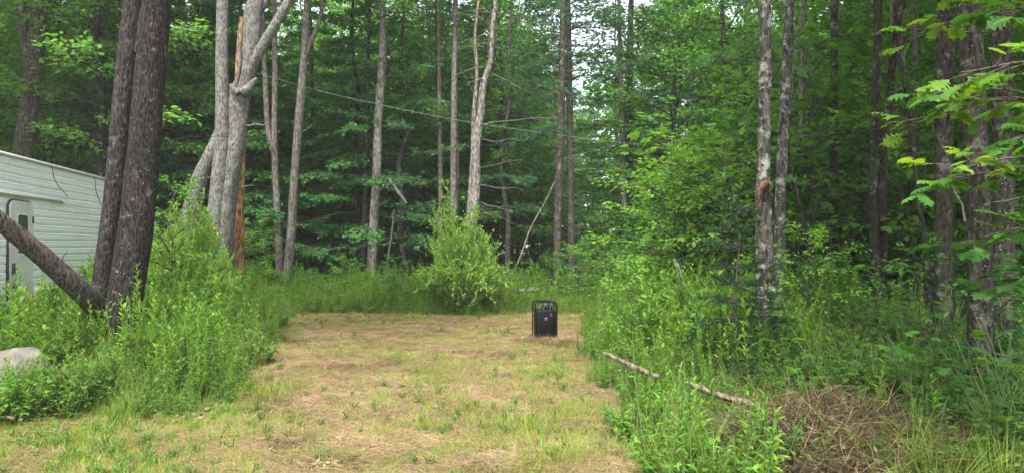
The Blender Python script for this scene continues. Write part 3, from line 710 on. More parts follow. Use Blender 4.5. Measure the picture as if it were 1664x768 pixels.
link('handle', mesh_from('handle', [box((3.77, -.07, 1.28), (.05, .03, .16)), box((3.78, -.08, 1.02), (.10, .03, .04))], [M['dtrim']]), dr)
link('hinge', mesh_from('hinge', [box((4.42, -.06, z), (.03, .02, .10)) for z in (.8, 2.0)], [M['dtrim']]), dr)
vt = link('vent_frame', mesh_from('vent_frame', [box((5.1, -.03, .80), (1.15, .04, .32))], [M['trim']]), tr)
for i in range(6): link('vent_slat', mesh_from('vent_slat', [box((5.1, -.058, .685 + i * .046), (1.05, .02, .018))], [M['dtrim'] if i % 2 else M['black2']]), vt)
for u in (6.9, 7.7):
    ps = tubes(tube([(u, .02, .36), (u, .24, .36)], [.34, .34], 24)); link('wheel', mesh_from('wheel', ps, [M['tyre']]), tr)
# dead twigs lying against the trailer wall
for i, pts in enumerate(([(84, 270, 1), (90, 295, 1.2), (104, 312, 1), (110, 320, .8)], [(154, 290, 1), (156, 310, 1.2), (160, 322, 1.2), (165, 335, .8)])):
    leaning('dead_twig', ['thin dead twig hanging down the siding in the middle of the trailer', 'thin dead twig hanging by the trailer end next to the trunks'][i], 'twig', pts, 11.2 + i * 1.8, 11.3 + i * 1.8, 'bark_dark', 60 + i, 5, .02, n=8)

# ------------------------------------------------------------------ boulder
def rock(name, label, loc, s, seed, mat):
    import bmesh
    bm = bmesh.new(); bmesh.ops.create_icosphere(bm, subdivisions=5, radius=1)
    for v_ in bm.verts:
        p = v_.co.copy(); n = mnoise.noise(p * 1.1 + Vector((seed, 0, 0))) * .35 + mnoise.noise(p * 3 + Vector((seed, 5, 0))) * .1 + mnoise.noise(p * 9) * .025
        p *= 1 + n
        for ax in (Vector((.3, -.8, .5)), Vector((-.5, -.3, .8)), Vector((.8, -.2, .55))):
            ax = ax.normalized(); dd = p.dot(ax) - .84
            if dd > 0: p -= ax * dd * .8
        v_.co = Vector((p.x * s[0], p.y * s[1], p.z * s[2]))
    me = bpy.data.meshes.new(name); bm.to_mesh(me); bm.free(); me.materials.append(mat); me.polygons.foreach_set('use_smooth', np.ones(len(me.polygons), bool))
    return tag(link(name, me, loc=loc, rot=(0, 0, seed)), label, 'boulder')
bt = NT('tan_granite'); v = bt.coord(); n1 = bt.noise(v, 6, 6, .7); n2 = bt.noise(v, 40, 4, .8)
c = bt.mix(bt.ramp(n1, [(.35, 0.0), (.65, 1.0)]), (.06, .053, .044), (.19, .17, .14)); c = bt.mix(bt.ramp(bt.noise(v, 9, 6, .8), [(.52, 0.0), (.58, .8)]), c, (.07, .08, .055)); c = bt.mix(bt.ramp(bt.noise(v, 3, 3, .8), [(.5, 0.0), (.7, .5)]), c, (.15, .125, .085)); c = bt.mix(bt.ramp(n2, [(.4, .35), (.6, 0.0)]), c, (.2, .18, .15)); bt.base(c, .85); bt.bump(n1, .03)
rock('boulder', 'pale tan boulder sitting in the weeds at the lower left', (X_(24, 7.4), 7.4, .19), (.60, .42, .42), 2.0, bt.m)

# ------------------------------------------------------------------ black machine in a tube frame
gx, gy = X_(885, 12.85), 12.85; gz = th(gx, gy) - .01
g = thing('generator', 'black boxy portable generator in a tubular frame at the far end of the mown strip', 'generator', (gx, gy, gz), rotz=.1)
g.scale = (1.0, 1.0, 1.15)
def rbox(c, s, r=.02, m=0):
    c = np.array(c); s = np.array(s) / 2; P = []
    for z in (-1, 1):
        ol = []
        for (sx, sy, a0) in ((1, 1, 0), (-1, 1, PI / 2), (-1, -1, PI), (1, -1, 1.5 * PI)):
            for i in range(4):
                a_ = a0 + PI / 2 * i / 3; ol.append((sx * (s[0] - r) + r * math.cos(a_), sy * (s[1] - r) + r * math.sin(a_)))
        for zz_, ins in (((-s[2], r * .6), (-s[2] + r * .6, 0)) if z < 0 else ((s[2] - r * .6, 0), (s[2], r * .6))):
            P.append([(x * (1 - ins / s[0]), y * (1 - ins / s[1]), zz_) for x, y in ol])
    V = np.array(P).reshape(-1, 3) + c; k = 16
    Fq = [[l * k + i, l * k + (i + 1) % k, (l + 1) * k + (i + 1) % k, (l + 1) * k + i] for l in range(3) for i in range(k)]
    caps = [(V[:k], [[0, i + 1, i] for i in range(1, k - 1)], m), (V[3 * k:], [[0, i, i + 1] for i in range(1, k - 1)], m)]
    return [(V, Fq, m)] + caps
link('body', mesh_from('body', rbox((-.01, 0, .26), (.31, .36, .48), .02), [M['black']]), g)
link('front_panel', mesh_from('front_panel', rbox((-.01, -.185, .27), (.285, .02, .43), .008), [M['black2']]), g)
link('label_plate', mesh_from('label_plate', [box((-.005, -.199, .365), (.036, .006, .045), 0), box((-.005, -.2035, .368), (.016, .004, .022), 1)], [M['pale'], M['black']]), g)
link('emblem', mesh_from('emblem', tubes(tube([(.085, -.194, .43), (.085, -.2, .43)], [.022, .022], 12)), [M['dtrim']]), g)
link('grille', mesh_from('grille', [box((-.01, -.198, .06 + .018 * i), (.22, .006, .008)) for i in range(5)], [M['black']]), g)
for y in (-.17, .17):
    pts = [(-.185, y, .03), (-.185, y, .56), (-.175, y, .60), (-.15, y, .615), (.14, y, .615), (.17, y, .60), (.185, y, .57), (.185, y, .03)]
    link('frame_tube', mesh_from('frame_tube', tubes(tube(spline(pts, 40), .0125, 8)), [M['black']], True), g)
link('cross_tube', mesh_from('cross_tube', sum([tubes(tube([(x, -.17, z), (x, .17, z)], .011, 8)) for x, z in ((-.185, .40), (.185, .46), (-.09, .615), (.10, .615), (.185, .05), (-.185, .05))], []), [M['black']], True), g)
sp_ = link('side_panel', mesh_from('side_panel', rbox((.17, -.01, .27), (.03, .32, .42), .01), [M['black2']]), g)
for i in range(5): link('slot', mesh_from('slot', [box((.187, -.15, .12 + i * .075), (.006, .012, .045))], [M['pale']]), sp_)
link('top_cover', mesh_from('top_cover', rbox((.06, .04, .525), (.14, .2, .06), .02), [M['black2']]), g)
r_ = random.Random(3)
for i in range(4):
    x0 = -.07 + i * .055; pts = [(x0 - .02, -.1, .50), (x0 + .01, -.12, .56 + .02 * i % 3), (x0 + .035, -.08, .585), (x0 + .05, -.04, .50)]
    link('hose', mesh_from('hose', tubes(tube(spline(pts, 14), .008, 6)), [M['pale' if i % 2 else 'dtrim']], True), g)
for y in (-.14, .14):
    w_ = link('wheel', mesh_from('wheel', tubes(tube([(-.215, y - .02, .06), (-.215, y + .02, .06)], [.055, .055], 18)), [M['tyre']]), g)
    link('hub', mesh_from('hub', tubes(tube([(-.215, y - .026, .06), (-.215, y + .026, .06)], [.025, .025], 12)), [M['pale']]), w_)

# ------------------------------------------------------------------ cable
ca = [list(at(393, 112, 17.8)), list(at(520, 148, 18.6)), list(at(620, 171, 19.2)), list(at(740, 195, 20.0)), list(at(860, 213, 20.8)), list(at(1000, 231, 21.8)), list(at(1150, 243, 23.0)), list(at(1262, 246, 24))]
wire = tube(spline(ca, 60), .0065, 6)
tag(link('cable', mesh_from('cable', tubes(wire), [plain('pale_cable', (.16, .18, .17), .6)], True)), 'pale grey cable strung across the woods from the split snag', 'cable')

# ------------------------------------------------------------------ logs, sticks and brush pile
def log(name, label, ends, Ya, Yb, mat, seed, **k): return leaning(name, label, 'log', ends, Ya, Yb, mat, seed, **k)
log('log', 'split weathered log end poking from the green weeds, left of the longer pale log', [(980, 572, 2), (988, 577, 7), (1010, 587, 7), (1030, 596, 8), (1070, 612, 7)], 7.2, 7.1, 'log', 70, rough=.5, ridge=.5, sides=11, n=34, stubs=[(.4, 1.2, .06, .01)])
log('log', 'long pale bark-stripped log reaching from the weeds to the brush pile', [(1112, 619, 2), (1130, 627, 8), (1165, 641, 9), (1205, 652, 10), (1245, 664, 10), (1300, 682, 8)], 6.5, 6.3, 'log', 71, rough=.5, ridge=.5, sides=11, n=44, stubs=[(.3, 1.3, .07, .01), (.6, .9, .1, .008)])
log('dead_stick', 'grey dead stick slanting upright among the weeds, lower one of two', [(1092, 572, 8), (1105, 545, 9), (1118, 518, 9), (1130, 500, 8)], 9.3, 9.4, 'bark_pale', 72, rough=.12, n=16)
log('dead_stick', 'grey dead stick leaning left above the weeds, upper one of two', [(1122, 495, 7), (1115, 470, 8), (1104, 440, 7), (1095, 420, 5)], 9.5, 9.6, 'bark_pale', 73, rough=.12, n=16)
log('fallen_trunk', 'pale fallen trunk lying in tall grass at the back of the clearing', [(830, 470, 3), (880, 468, 4), (920, 465, 4), (985, 460, 3)], 19.2, 19.6, 'bark_pale', 74, rough=.1, n=20)
log('wood_plank', 'short grey weathered board lying in the grass behind the generator', [(842, 473, 5), (850, 472, 9), (868, 470, 9), (876, 470, 5)], 18.6, 18.6, 'bark_pale', 75, rough=.1, n=8)
log('stump', 'small dark stump hidden in the weeds left of the mown strip', [(376, 530, 16), (376, 512, 14), (377, 502, 12)], 11.4, 11.4, 'bark_shade', 76, rough=.15, n=10)

bp = thing('brush_pile', 'heap of brown uprooted weeds and dirt at the lower right', 'brush pile', (2.22, 5.28, th(2.22, 5.28) - .06))
def pile_h(x, y):
    d = (x / .72) ** 2 + (y / .6) ** 2
    return .21 * np.exp(-d ** 1.4 * 1.3) * (1 + .35 * np.sin(x * 5 + 1) * np.sin(y * 6)) + .06 * np.exp(-(((x - .8) / .45) ** 2 + ((y + .1) / .5) ** 2))
gx_, gy_ = np.meshgrid(np.linspace(-1.0, 1.3, 90), np.linspace(-.9, .8, 60))
hz_ = pile_h(gx_, gy_)
for i in range(60):
    for j in range(90): hz_[i, j] += mnoise.noise(Vector((gx_[i, j] * 5, gy_[i, j] * 5, 3))) * .05 + mnoise.noise(Vector((gx_[i, j] * 18, gy_[i, j] * 18, 1))) * .018
V = np.stack([gx_, gy_, hz_ - .09 * sstep(.6, 1.0, np.hypot(gx_, gy_ * 1.2)) - .02], -1).reshape(-1, 3)
ii = (np.arange(59)[:, None] * 90 + np.arange(89)[None]).ravel()
dm = NT('reddish_dirt'); v = dm.coord(); n2 = dm.noise(v, 22, 6, .8); n1 = dm.noise(v, 3, 4)
c = dm.ramp(n2, [(.3, (.03, .02, .013)), (.5, (.08, .052, .035)), (.72, (.19, .13, .09))]); dm.base(c, .95); dm.bump(n2, .03)
link('soil', mesh_from('soil', [(V, np.stack([ii, ii + 1, ii + 91, ii + 90], -1), 0)], [dm.m], True), bp)
def pile_stalks(n, seed, Lr, Wr, lift, dens=None):
    r = np.random.default_rng(seed)
    x = r.normal(.0, .36, n) + .25 * r.uniform(0, 1, n) ** 3; y = r.normal(-.1, .34, n); z = pile_h(x, y) + r.uniform(-.01, lift, n)
    a = r.uniform(0, 2 * PI, n); e = r.normal(.1, .5, n)
    Dv = np.stack([np.cos(a) * np.cos(e), np.sin(a) * np.cos(e), np.sin(e)], 1)
    return np.stack([x, y, z], 1), Dv, r.uniform(*Lr, n), r.uniform(*Wr, n), r
P, Dv, L, W, r = pile_stalks(8000, 1, (.05, .34), (.0018, .007), .16)
tag(link('dry_stalks', mesh_from('dry_stalks', leaves(BLADE, P, Dv, r.normal(0, 1, (len(P), 3)) + [0, 0, 1], L, W), [M['straw2']]), bp), kind='stuff')
P, Dv, L, W, r = pile_stalks(1300, 2, (.025, .06), (.012, .035), .18)
P, Dv, L, W, r = pile_stalks(800, 3, (.08, .40), (.002, .005), .24)
tag(link('pale_stalks', mesh_from('pale_stalks', leaves(BLADE, P, Dv, r.normal(0, 1, (len(P), 3)) + [0, 0, 1], L, W), [M['straw']]), bp), kind='stuff')
P, Dv, L, W, r = pile_stalks(1300, 2, (.025, .06), (.012, .035), .18)
wl = leafmat('wilted_leaf', [(.1, (.06, .07, .03)), (.45, (.13, .13, .06)), (.7, (.24, .17, .10)), (1, (.40, .33, .2))], .2)
tag(link('wilted_leaves', mesh_from('wilted_leaves', leaves(LANCE, P, Dv, r.normal(0, 1, (len(P), 3)) + [0, 0, 1], L, W), [wl]), bp), kind='stuff')
q = random.Random(8)
for i in range(34):
    x, y = q.uniform(-.5, .7), q.uniform(-.5, .4); a_ = q.uniform(0, 6.28); L_ = q.uniform(.3, .8); e_ = q.uniform(-.15, .5)
    z = float(pile_h(x, y)) + .03; d_ = np.array([math.cos(a_) * math.cos(e_), math.sin(a_) * math.cos(e_) * .6, math.sin(e_)])
    p = np.array([x, y, z]); link('stick', mesh_from('stick', tubes(tube(spline([p, p + d_ * L_ * .5 + [0, 0, .03], p + d_ * L_ + [0, 0, -.05]], 8), np.linspace(1, .45, 8) * (.004 + .009 * q.random() ** 2), 6)), [M['rot' if i % 2 else 'bark_mid']], True), bp)

# ------------------------------------------------------------------ shrubs and saplings
def sap(x, y, kind, label, group=None, s=1.0, name='sapling', cat='sapling', stem=None, rz=None, q=random.Random(4), z=None, dense=1):
    t = thing(name, label, cat, (x, y, th(x, y) if z is None else z), group, q.uniform(0, 6.28) if rz is None else rz, s)
    link('stem', STEM[stem or 'sap%d' % q.randint(0, 2)], t)
    for k in range(dense): link('foliage', SAP[kind], t, None, (0, 0, k * 2.1))
    return t
def willow():
    r = np.random.default_rng(4); parts = []; LP, LD, LU = [], [], []; wood = []
    for i in range(185):
        a = r.uniform(0, 6.28); inner = r.uniform(0, 1); L = r.uniform(.9, 1.6) * (1.12 if inner < .35 else 1.0); sp = .15 + .85 * inner
        if i < 26: a = r.uniform(1.9, 3.9); L *= 1.2; sp *= .5
        b = np.array([math.cos(a) * .12, math.sin(a) * .12, 0])
        n = 7; t = np.linspace(0, 1, n)
        P = np.stack([b[0] + math.cos(a) * sp * L * .85 * t ** .8, b[1] + math.sin(a) * sp * L * .85 * t ** .8, L * 1.22 * t * (1 - (.25 + .6 * max(0, inner - .3)) * sp * t)], 1)
        P[:, 0] -= .08 * P[:, 2]
        wood += tubes(tube(P, .012 * (1 - .85 * t), 4, cap=False), 1)
        for k in range(14):
            f = r.uniform(.06, 1) * (n - 1); i0 = min(int(f), n - 2); p = P[i0] + (P[i0 + 1] - P[i0]) * (f - i0)
            d = norm(norm(P[i0 + 1] - P[i0]) + r.normal(0, .5, 3) + [0, 0, .35]); l = r.uniform(.18, .42)
            e = p + d * l; wood += tubes(tube([p, e], [.004, .002], 3, cap=False), 1)
            m = 22; s = r.uniform(0, 1.05, m)[:, None]
            LP.append(p + (e - p) * s); LD.append(d + r.normal(0, .6, (m, 3)) + [0, 0, .15]); LU.append(r.normal(0, .6, (m, 3)) + [0, 0, 1])
    LP, LD, LU = map(np.concatenate, (LP, LD, LU)); n = len(LP)
    return mesh_from('willow_foliage', wood + leaves(LANCE, LP, LD, LU, r.uniform(.055, .095, n), r.uniform(.02, .034, n), 0), [M['leaf_willow'], M['twig']])
WM = willow()
wx, wy = X_(757, 17.4), 17.4
t = thing('willow_shrub', 'big pale green rounded willow shrub at the back of the clearing', 'shrub', (wx, wy, th(wx, wy)), scale=(.84, .95, 1.16))
link('foliage', WM, t)
for i in range(5):
    a_ = i * 1.3; link('stem', mesh_from('stem', tubes(tube([(0.05 * math.cos(a_), .05 * math.sin(a_), -.05), (.22 * math.cos(a_), .22 * math.sin(a_), .5), (.4 * math.cos(a_), .4 * math.sin(a_), 1.0)], [.02, .016, .008], 6)), [M['twig']], True), t)
for px, Y, s, lb in ((300, 12.6, .95, 'pale narrow-leaved shrub between the twin pines and the broken grey tree'), (262, 13.6, .8, 'narrow-leaved shrub right behind the twin pine trunks'), (335, 15.0, .8, 'narrow-leaved shrub at the foot of the broken grey tree')):
    x = X_(px, Y); t = thing('willow_shrub', lb, 'shrub', (x, Y, th(x, Y)), 'willow shrubs', px, s); t.scale = (s * .62, s * .62, s); link('foliage', WM, t)
for px, Y, k, s, lb in ((275, 12.2, 'bright1', .72, 'bright-leaved sapling peeking out right of the twin pines'),
                        (415, 18.6, 'bright2', .62, 'yellow-green bush right of the split snag'),
                        (395, 19.0, 'bright1', .55, 'low bright bush behind the foot of the split snag'),
                        (1095, 13.2, 'bright1', .92, 'bright yellow-green young maple at the right side of the clearing'),
                        (1140, 14.4, 'bright2', 1.05, 'taller bright young maple behind the front one, right of the clearing'),
                        (1180, 12.6, 'bright1', .9, 'bright bushy maple just left of the small spruce'),
                        (1035, 9.6, 'bright2', .42, 'small bright seedling tree rising from the right-hand weeds'),
                        (1205, 15.5, 'maple1', 1.35, 'leafy maple sapling behind the small spruce'),
                        (985, 18.5, 'green1', .8, 'round green bush right of the fallen trunk'),
                        (940, 19.6, 'green2', .75, 'grey-green bush left of the two close pines'),
                        (890, 19.8, 'green1', .6, 'low green bush behind the leaning pale stem'),
                        (640, 18.2, 'bright2', .40, 'low bush left of the big willow shrub'),
                        (560, 18.4, 'bright1', .40, 'low bright bush in the middle of the back weeds'),
                        (500, 18.9, 'green2', .45, 'low bush in front of the grey-brown curving trunk'),
                        (1100, 17.5, 'hemlock', .9, 'soft young hemlock behind the bright maples'),
                        (1015, 16.2, 'hemlock', .65, 'small hemlock at the right edge of the clearing'),
                        (1050, 15.0, 'green1', .75, 'green bush in front of the bright young maples')):
    x = X_(px, Y); sap(x, Y, k, lb, None, s, 'young_tree' if s >= .9 else 'bush', 'bush' if s < .9 else 'young tree', dense=2 if s > 1 else 1)
t = thing('spruce_sapling', 'small dark spruce sapling left of the peeling grey trunk', 'spruce', (X_(1196, 8.0), 8.0, th(X_(1196, 8.0), 8.0)), None, .4, .95)
link('stem', STEM['sap1'], t, scale=(1, 1, .78)); link('foliage', SAP['spruce'], t)
t = thing('spruce_sapling', 'second low spruce nestled at the foot of the peeling grey trunk', 'spruce', (X_(1240, 7.9), 7.9, th(X_(1240, 7.9), 7.9)), None, 2.4, .62)
link('stem', STEM['sap2'], t, scale=(1, 1, .78)); link('foliage', SAP['spruce'], t)
q = random.Random(31); sp = []
n_ = 0
for it in range(3000):
    if n_ >= 78: break
    y = q.uniform(6.0, 21); px = q.uniform(1080, 1760); x = X_(px, y)
    if x < xr(y) + (2.3 if y > 9 else 3.4): continue
    if any((x - a) ** 2 + (y - b) ** 2 < .75 ** 2 for a, b in sp): continue
    win = any(abs(px - c_) < 1210 * .55 / y for c_ in (1242, 1356, 1430, 1541, 1590, 1630)) and y < 13
    if win and q.random() < .5: continue
    sp.append((x, y)); n_ += 1
    k = q.choice(['maple1', 'maple2', 'maple3', 'maple1', 'maple2', 'green1', 'green2', 'hemlock', 'bright1'])
    s = q.uniform(.35, .6) if win else q.uniform(.45, .95) if y < 9 else q.uniform(.7, 1.2) if y < 13 else q.uniform(1.0, 1.9)
    zn = 'beside the small spruce' if px < 1215 else 'by the peeling maple' if px < 1290 else 'left of the slender dark trunk' if px < 1356 else 'between the slender dark trunk and the thick mossy one' if px < 1540 else 'at the right edge of the woods'
    zn += ', near the brush pile' if y < 10 else ', in the middle distance' if y < 15 else ', deep in the shade'
    lab = {'mapl': 'maple sapling ', 'gree': 'leafy shrub ', 'heml': 'young hemlock ', 'brig': 'bright-leaved sapling '}[k[:4]] + zn
    sap(x, y, k, lab, lab.replace('sapling', 'saplings'), s, q=q)
n_ = 0
for it in range(2000):
    if n_ >= 60: break
    y = q.uniform(23, 40); px = q.choice([q.uniform(250, 560), q.uniform(850, 1300), q.uniform(0, 170)]); x = X_(px, y)
    if any((x - a) ** 2 + (y - b) ** 2 < 1.2 for a, b in sp): continue
    sp.append((x, y)); n_ += 1
    zn = 'above the trailer' if px < 230 else 'behind the broken grey tree' if px < 420 else 'behind the forked slim trunk' if px < 560 else 'behind the close pair of pines' if px < 1000 else 'behind the bright young maples'
    zn += ', near' if y < 31 else ', far back'
    sap(x, y, q.choice(['hemlock', 'green1', 'maple2', 'hemlock']), 'young understorey tree ' + zn, 'understorey saplings ' + zn, q.uniform(1.2, 2.2), q=q)

# oak at the right edge, its leafy boughs reaching into view
def oak_bough(name, p0, p1, n, seed, lm, bend=.15, spread=.28, L=(.10, .15)):
    r = np.random.default_rng(seed); p0, p1 = np.array(p0, float), np.array(p1, float); ln = np.linalg.norm(p1 - p0)
    P = spline([p0, (p0 + p1) / 2 + [0, 0, bend * ln], p1], 12); parts = tubes(tube(P, .011 * (1 - .75 * np.linspace(0, 1, 12)), 6, cap=False), 1)
    LP, LD = [], []
    for k in range(n):
        f = (k + r.uniform(0, 1)) / n * .85 + .15; i0 = min(int(f * 11), 10); p = P[i0]; d = norm(P[i0 + 1] - P[i0]); a = (1 if k % 2 else -1) * r.uniform(.5, 1.2)
        dd = norm(np.array([d[0] * math.cos(a) - d[1] * math.sin(a), d[0] * math.sin(a) + d[1] * math.cos(a), r.uniform(-.35, .3)])); l = spread * r.uniform(.4, 1.1)
        e = p + dd * l; parts += tubes(tube([p, e], [.004, .002], 4, cap=False), 1)
        m = r.integers(3, 6)
        for j in range(m):
            aa = r.uniform(-1.1, 1.1); s = .5 + .5 * (j + 1) / m
            LP.append(p + (e - p) * s); LD.append([dd[0] * math.cos(aa) - dd[1] * math.sin(aa), dd[0] * math.sin(aa) + dd[1] * math.cos(aa), dd[2] + r.uniform(-.45, .15)])
    n2_ = len(LP); LL = r.uniform(*L, n2_)
    return mesh_from(name, parts + leaves(OAK, LP, LD, r.normal(0, .3, (n2_, 3)) + [0, 0, 1], LL, LL * .95), [lm, M['twig']])
lo = leafmat('oak_leaf', [(.1, (.07, .17, .025)), (.5, (.12, .25, .035)), (.9, (.20, .34, .05))], .5)
ox, oy = 3.25, 3.9
ot = thing('oak_tree', 'young oak just outside the right edge with big lobed leaves reaching into view', 'tree', (ox, oy, th(ox, oy)))
link('trunk', mesh_from('trunk', tubes(tube(spline([(0, 0, -.1), (.05, 0, 1.5), (-.02, .05, 3.5), (.05, 0, 6.5)], 20), np.linspace(.07, .03, 20), 12)), [M['bark_mid']], True), ot)
def rel(px, py, Y): return at(px, py, Y) - np.array([ox, oy, th(ox, oy)])
for i, (px, py, Y, z0, n, Ls) in enumerate(((1560, 118, 3.3, 2.0, 11, (.10, .15)), (1500, 150, 3.9, 1.9, 12, (.09, .13)), (1545, 275, 3.6, 1.6, 12, (.09, .14)), (1490, 300, 4.3, 1.6, 14, (.09, .13)), (1560, 395, 4.0, 1.4, 12, (.09, .13)),
                                        (1600, 470, 4.2, 1.1, 9, (.09, .13)), (1480, 60, 4.6, 2.6, 14, (.1, .14)), (1620, 30, 3.9, 2.6, 12, (.1, .14)), (1640, 230, 3.3, 1.8, 7, (.09, .13)), (1460, 210, 4.6, 2.1, 14, (.09, .13)))):
    link('bough', oak_bough('bough', (0, 0, z0), rel(px, py, Y), n, 80 + i, lo if i in (0, 2, 6, 9) else M['leaf_maple'], L=Ls), ot)
link('crown', CR['hard2'], ot, (0, 0, 3.6), (0, 0, 1), .5)
for i, (px, py, Y, lb) in enumerate(((1560, 300, 6.6, 'pale dead twig beside the thickest trunk'),)):
    base = at(1568, 360, 6.7); tt = thing('dead_branch', 'forked pale dead branch sticking up in front of the thickest right-hand trunk', 'branch', base)
    link('branch', stub_mesh('branch', (0, 0, 0), (-.35, -.1, 1), .8, .012, M['deadtwig'], 5), tt)
leaning('dead_branch', 'thin pale dead stick crossing the lichen-spotted trunk nearest the right edge', 'branch', [(1664, 320, 4), (1640, 326, 4), (1610, 330, 3)], 7.0, 7.3, 'bark_pale', 91, 5, .03, n=8)
leaning('dead_branch', 'thin pale stick low at the right edge beside the trunks', 'branch', [(1670, 586, 4), (1640, 578, 4), (1614, 573, 3)], 6.4, 6.6, 'bark_pale', 92, 5, .03, n=8)

# ------------------------------------------------------------------ scattered weeds, grass and straw (stuff)
def scatter(name, srcs, P, rot, scl, idx):
    col = bpy.data.collections.new(name + '_sources')
    for i, me in enumerate(srcs):
        o = bpy.data.objects.new('%s_source_%02d' % (name, i), me); col.objects.link(o)
    me = bpy.data.meshes.new(name); n = len(P)
    me.vertices.add(n); me.vertices.foreach_set('co', np.asarray(P, np.float32).ravel())
    for nm, ty, key, arr in (('rot', 'FLOAT_VECTOR', 'vector', rot), ('scl', 'FLOAT_VECTOR', 'vector', scl), ('idx', 'INT', 'value', idx)):
        a_ = me.attributes.new(nm, ty, 'POINT'); a_.data.foreach_set(key, np.asarray(arr, np.int32 if ty == 'INT' else np.float32).ravel())
    o = link(name, me); tag(o, kind='stuff')
    ng = bpy.data.node_groups.new(name, 'GeometryNodeTree')
    ng.interface.new_socket('Geometry', in_out='INPUT', socket_type='NodeSocketGeometry'); ng.interface.new_socket('Geometry', in_out='OUTPUT', socket_type='NodeSocketGeometry')
    N = ng.nodes.new; gi, go = N('NodeGroupInput'), N('NodeGroupOutput')
    ci = N('GeometryNodeCollectionInfo'); ci.inputs['Collection'].default_value = col; ci.inputs['Separate Children'].default_value = True; ci.inputs['Reset Children'].default_value = True
    ip = N('GeometryNodeInstanceOnPoints'); ip.inputs['Pick Instance'].default_value = True
    ng.links.new(gi.outputs[0], ip.inputs['Points']); ng.links.new(ci.outputs[0], ip.inputs['Instance'])
    for nm, dt, sock in (('idx', 'INT', 'Instance Index'), ('rot', 'FLOAT_VECTOR', 'Rotation'), ('scl', 'FLOAT_VECTOR', 'Scale')):
        na = N('GeometryNodeInputNamedAttribute'); na.data_type = dt; na.inputs['Name'].default_value = nm
        ng.links.new(na.outputs[0], ip.inputs[sock])
    ng.links.new(ip.outputs[0], go.inputs[0])
    md = o.modifiers.new('scatter', 'NODES'); md.node_group = ng
    return o

def goldenrod(seed, H, n=44, Lf=.115, Wf=.027, top=False, T=LANCE, mat='weed'):
    r = np.random.default_rng(seed); t = np.linspace(0, 1, 8); b = r.normal(0, .07, 2)
    P = np.stack([b[0] * t ** 2 * H, b[1] * t ** 2 * H, H * t], 1)
    parts = tubes(tube(P, .0035 * (1 - .7 * t) + .0006, 4, cap=False), 1)
    tt = np.sort(r.uniform(.12, 1, n)); a = np.arange(n) * 2.4 + r.uniform(0, .5, n)
    B = np.stack([np.interp(tt, t, P[:, k]) for k in range(3)], 1)
    e = .25 + .75 * tt + r.normal(0, .15, n)
    Dv = np.stack([np.cos(a) * np.cos(e), np.sin(a) * np.cos(e), np.sin(e)], 1)
    sz = (1.15 - .55 * tt) * r.uniform(.8, 1.15, n)
    parts += leaves(T, B, Dv, np.tile([0, 0, 1.0], (n, 1)) + r.normal(0, .15, (n, 3)), Lf * sz, Wf * sz)
    return mesh_from('weed_plant', parts, [M[mat], M['stem']])
def bushy(seed, H, n=60, mat='weed2', T=KITE, Lf=.055, Wf=.035):
    r = np.random.default_rng(seed); parts = []; LP, LD = [], []
    for k in range(7):
        a = r.uniform(0, 6.28); l = H * r.uniform(.6, 1.1); e = np.array([math.cos(a) * l * .45, math.sin(a) * l * .45, l])
        t = np.linspace(0, 1, 5)[:, None]; P = e * t * [1, 1, 1] + np.array([0, 0, .1 * l]) * np.sin(t * PI)
        parts += tubes(tube(P, .003, 3, cap=False), 1)
        m = n // 7; s = r.uniform(.2, 1.02, m); i0 = np.minimum((s * 4).astype(int), 4)
        LP.append(P[i0] + r.normal(0, .012, (m, 3))); aa = r.uniform(0, 6.28, m); LD.append(np.stack([np.cos(aa), np.sin(aa), r.uniform(-.3, .5, m)], 1))
    LP, LD = np.concatenate(LP), np.concatenate(LD); n = len(LP); s = r.uniform(.6, 1.2, n)
    return mesh_from('leafy_weed', parts + leaves(T, LP, LD, r.normal(0, .3, (n, 3)) + [0, 0, 1], Lf * s, Wf * s), [M[mat], M['stem']])
def tuft(seed, H, n, R_, mat='grass', W=(.003, .006), lean=.5):
    r = np.random.default_rng(seed); a = r.uniform(0, 6.28, n); rr = R_ * np.sqrt(r.uniform(0, 1, n)); ln = r.uniform(.1, lean, n)
    P = np.stack([np.cos(a) * rr, np.sin(a) * rr, np.zeros(n) - .01], 1); b = a + r.normal(0, .7, n)
    Dv = np.stack([np.cos(b) * ln, np.sin(b) * ln, np.ones(n)], 1); U = np.stack([-np.cos(b), -np.sin(b), np.full(n, .3)], 1)
    T_ = strip([(0, 0, 0), (.1, .5, 0), (.5, .4, -.03), (.8, .22, -.14), (1, 0, -.3)])
    return mesh_from('grass_tuft', leaves(T_, P, Dv, U, H * r.uniform(.45, 1.1, n), r.uniform(*W, n)), [M[mat]])
def thatch(seed, n, R_, mat='straw', L=(.03, .15), W=(.0008, .0022), e_=.16):
    r = np.random.default_rng(seed); a = r.uniform(0, 6.28, n); rr = R_ * np.sqrt(r.uniform(0, 1, n)); b = r.uniform(0, 6.28, n); e = np.abs(r.normal(0, e_, n))
    P = np.stack([np.cos(a) * rr, np.sin(a) * rr, r.uniform(0, .025, n)], 1); Dv = np.stack([np.cos(b) * np.cos(e), np.sin(b) * np.cos(e), np.sin(e)], 1)
    return mesh_from('thatch', leaves(SHRED if W[1] < .006 else KITE, P, Dv, r.normal(0, .5, (n, 3)) + [0, 0, 1], r.uniform(*L, n), r.uniform(*W, n)), [M[mat]])

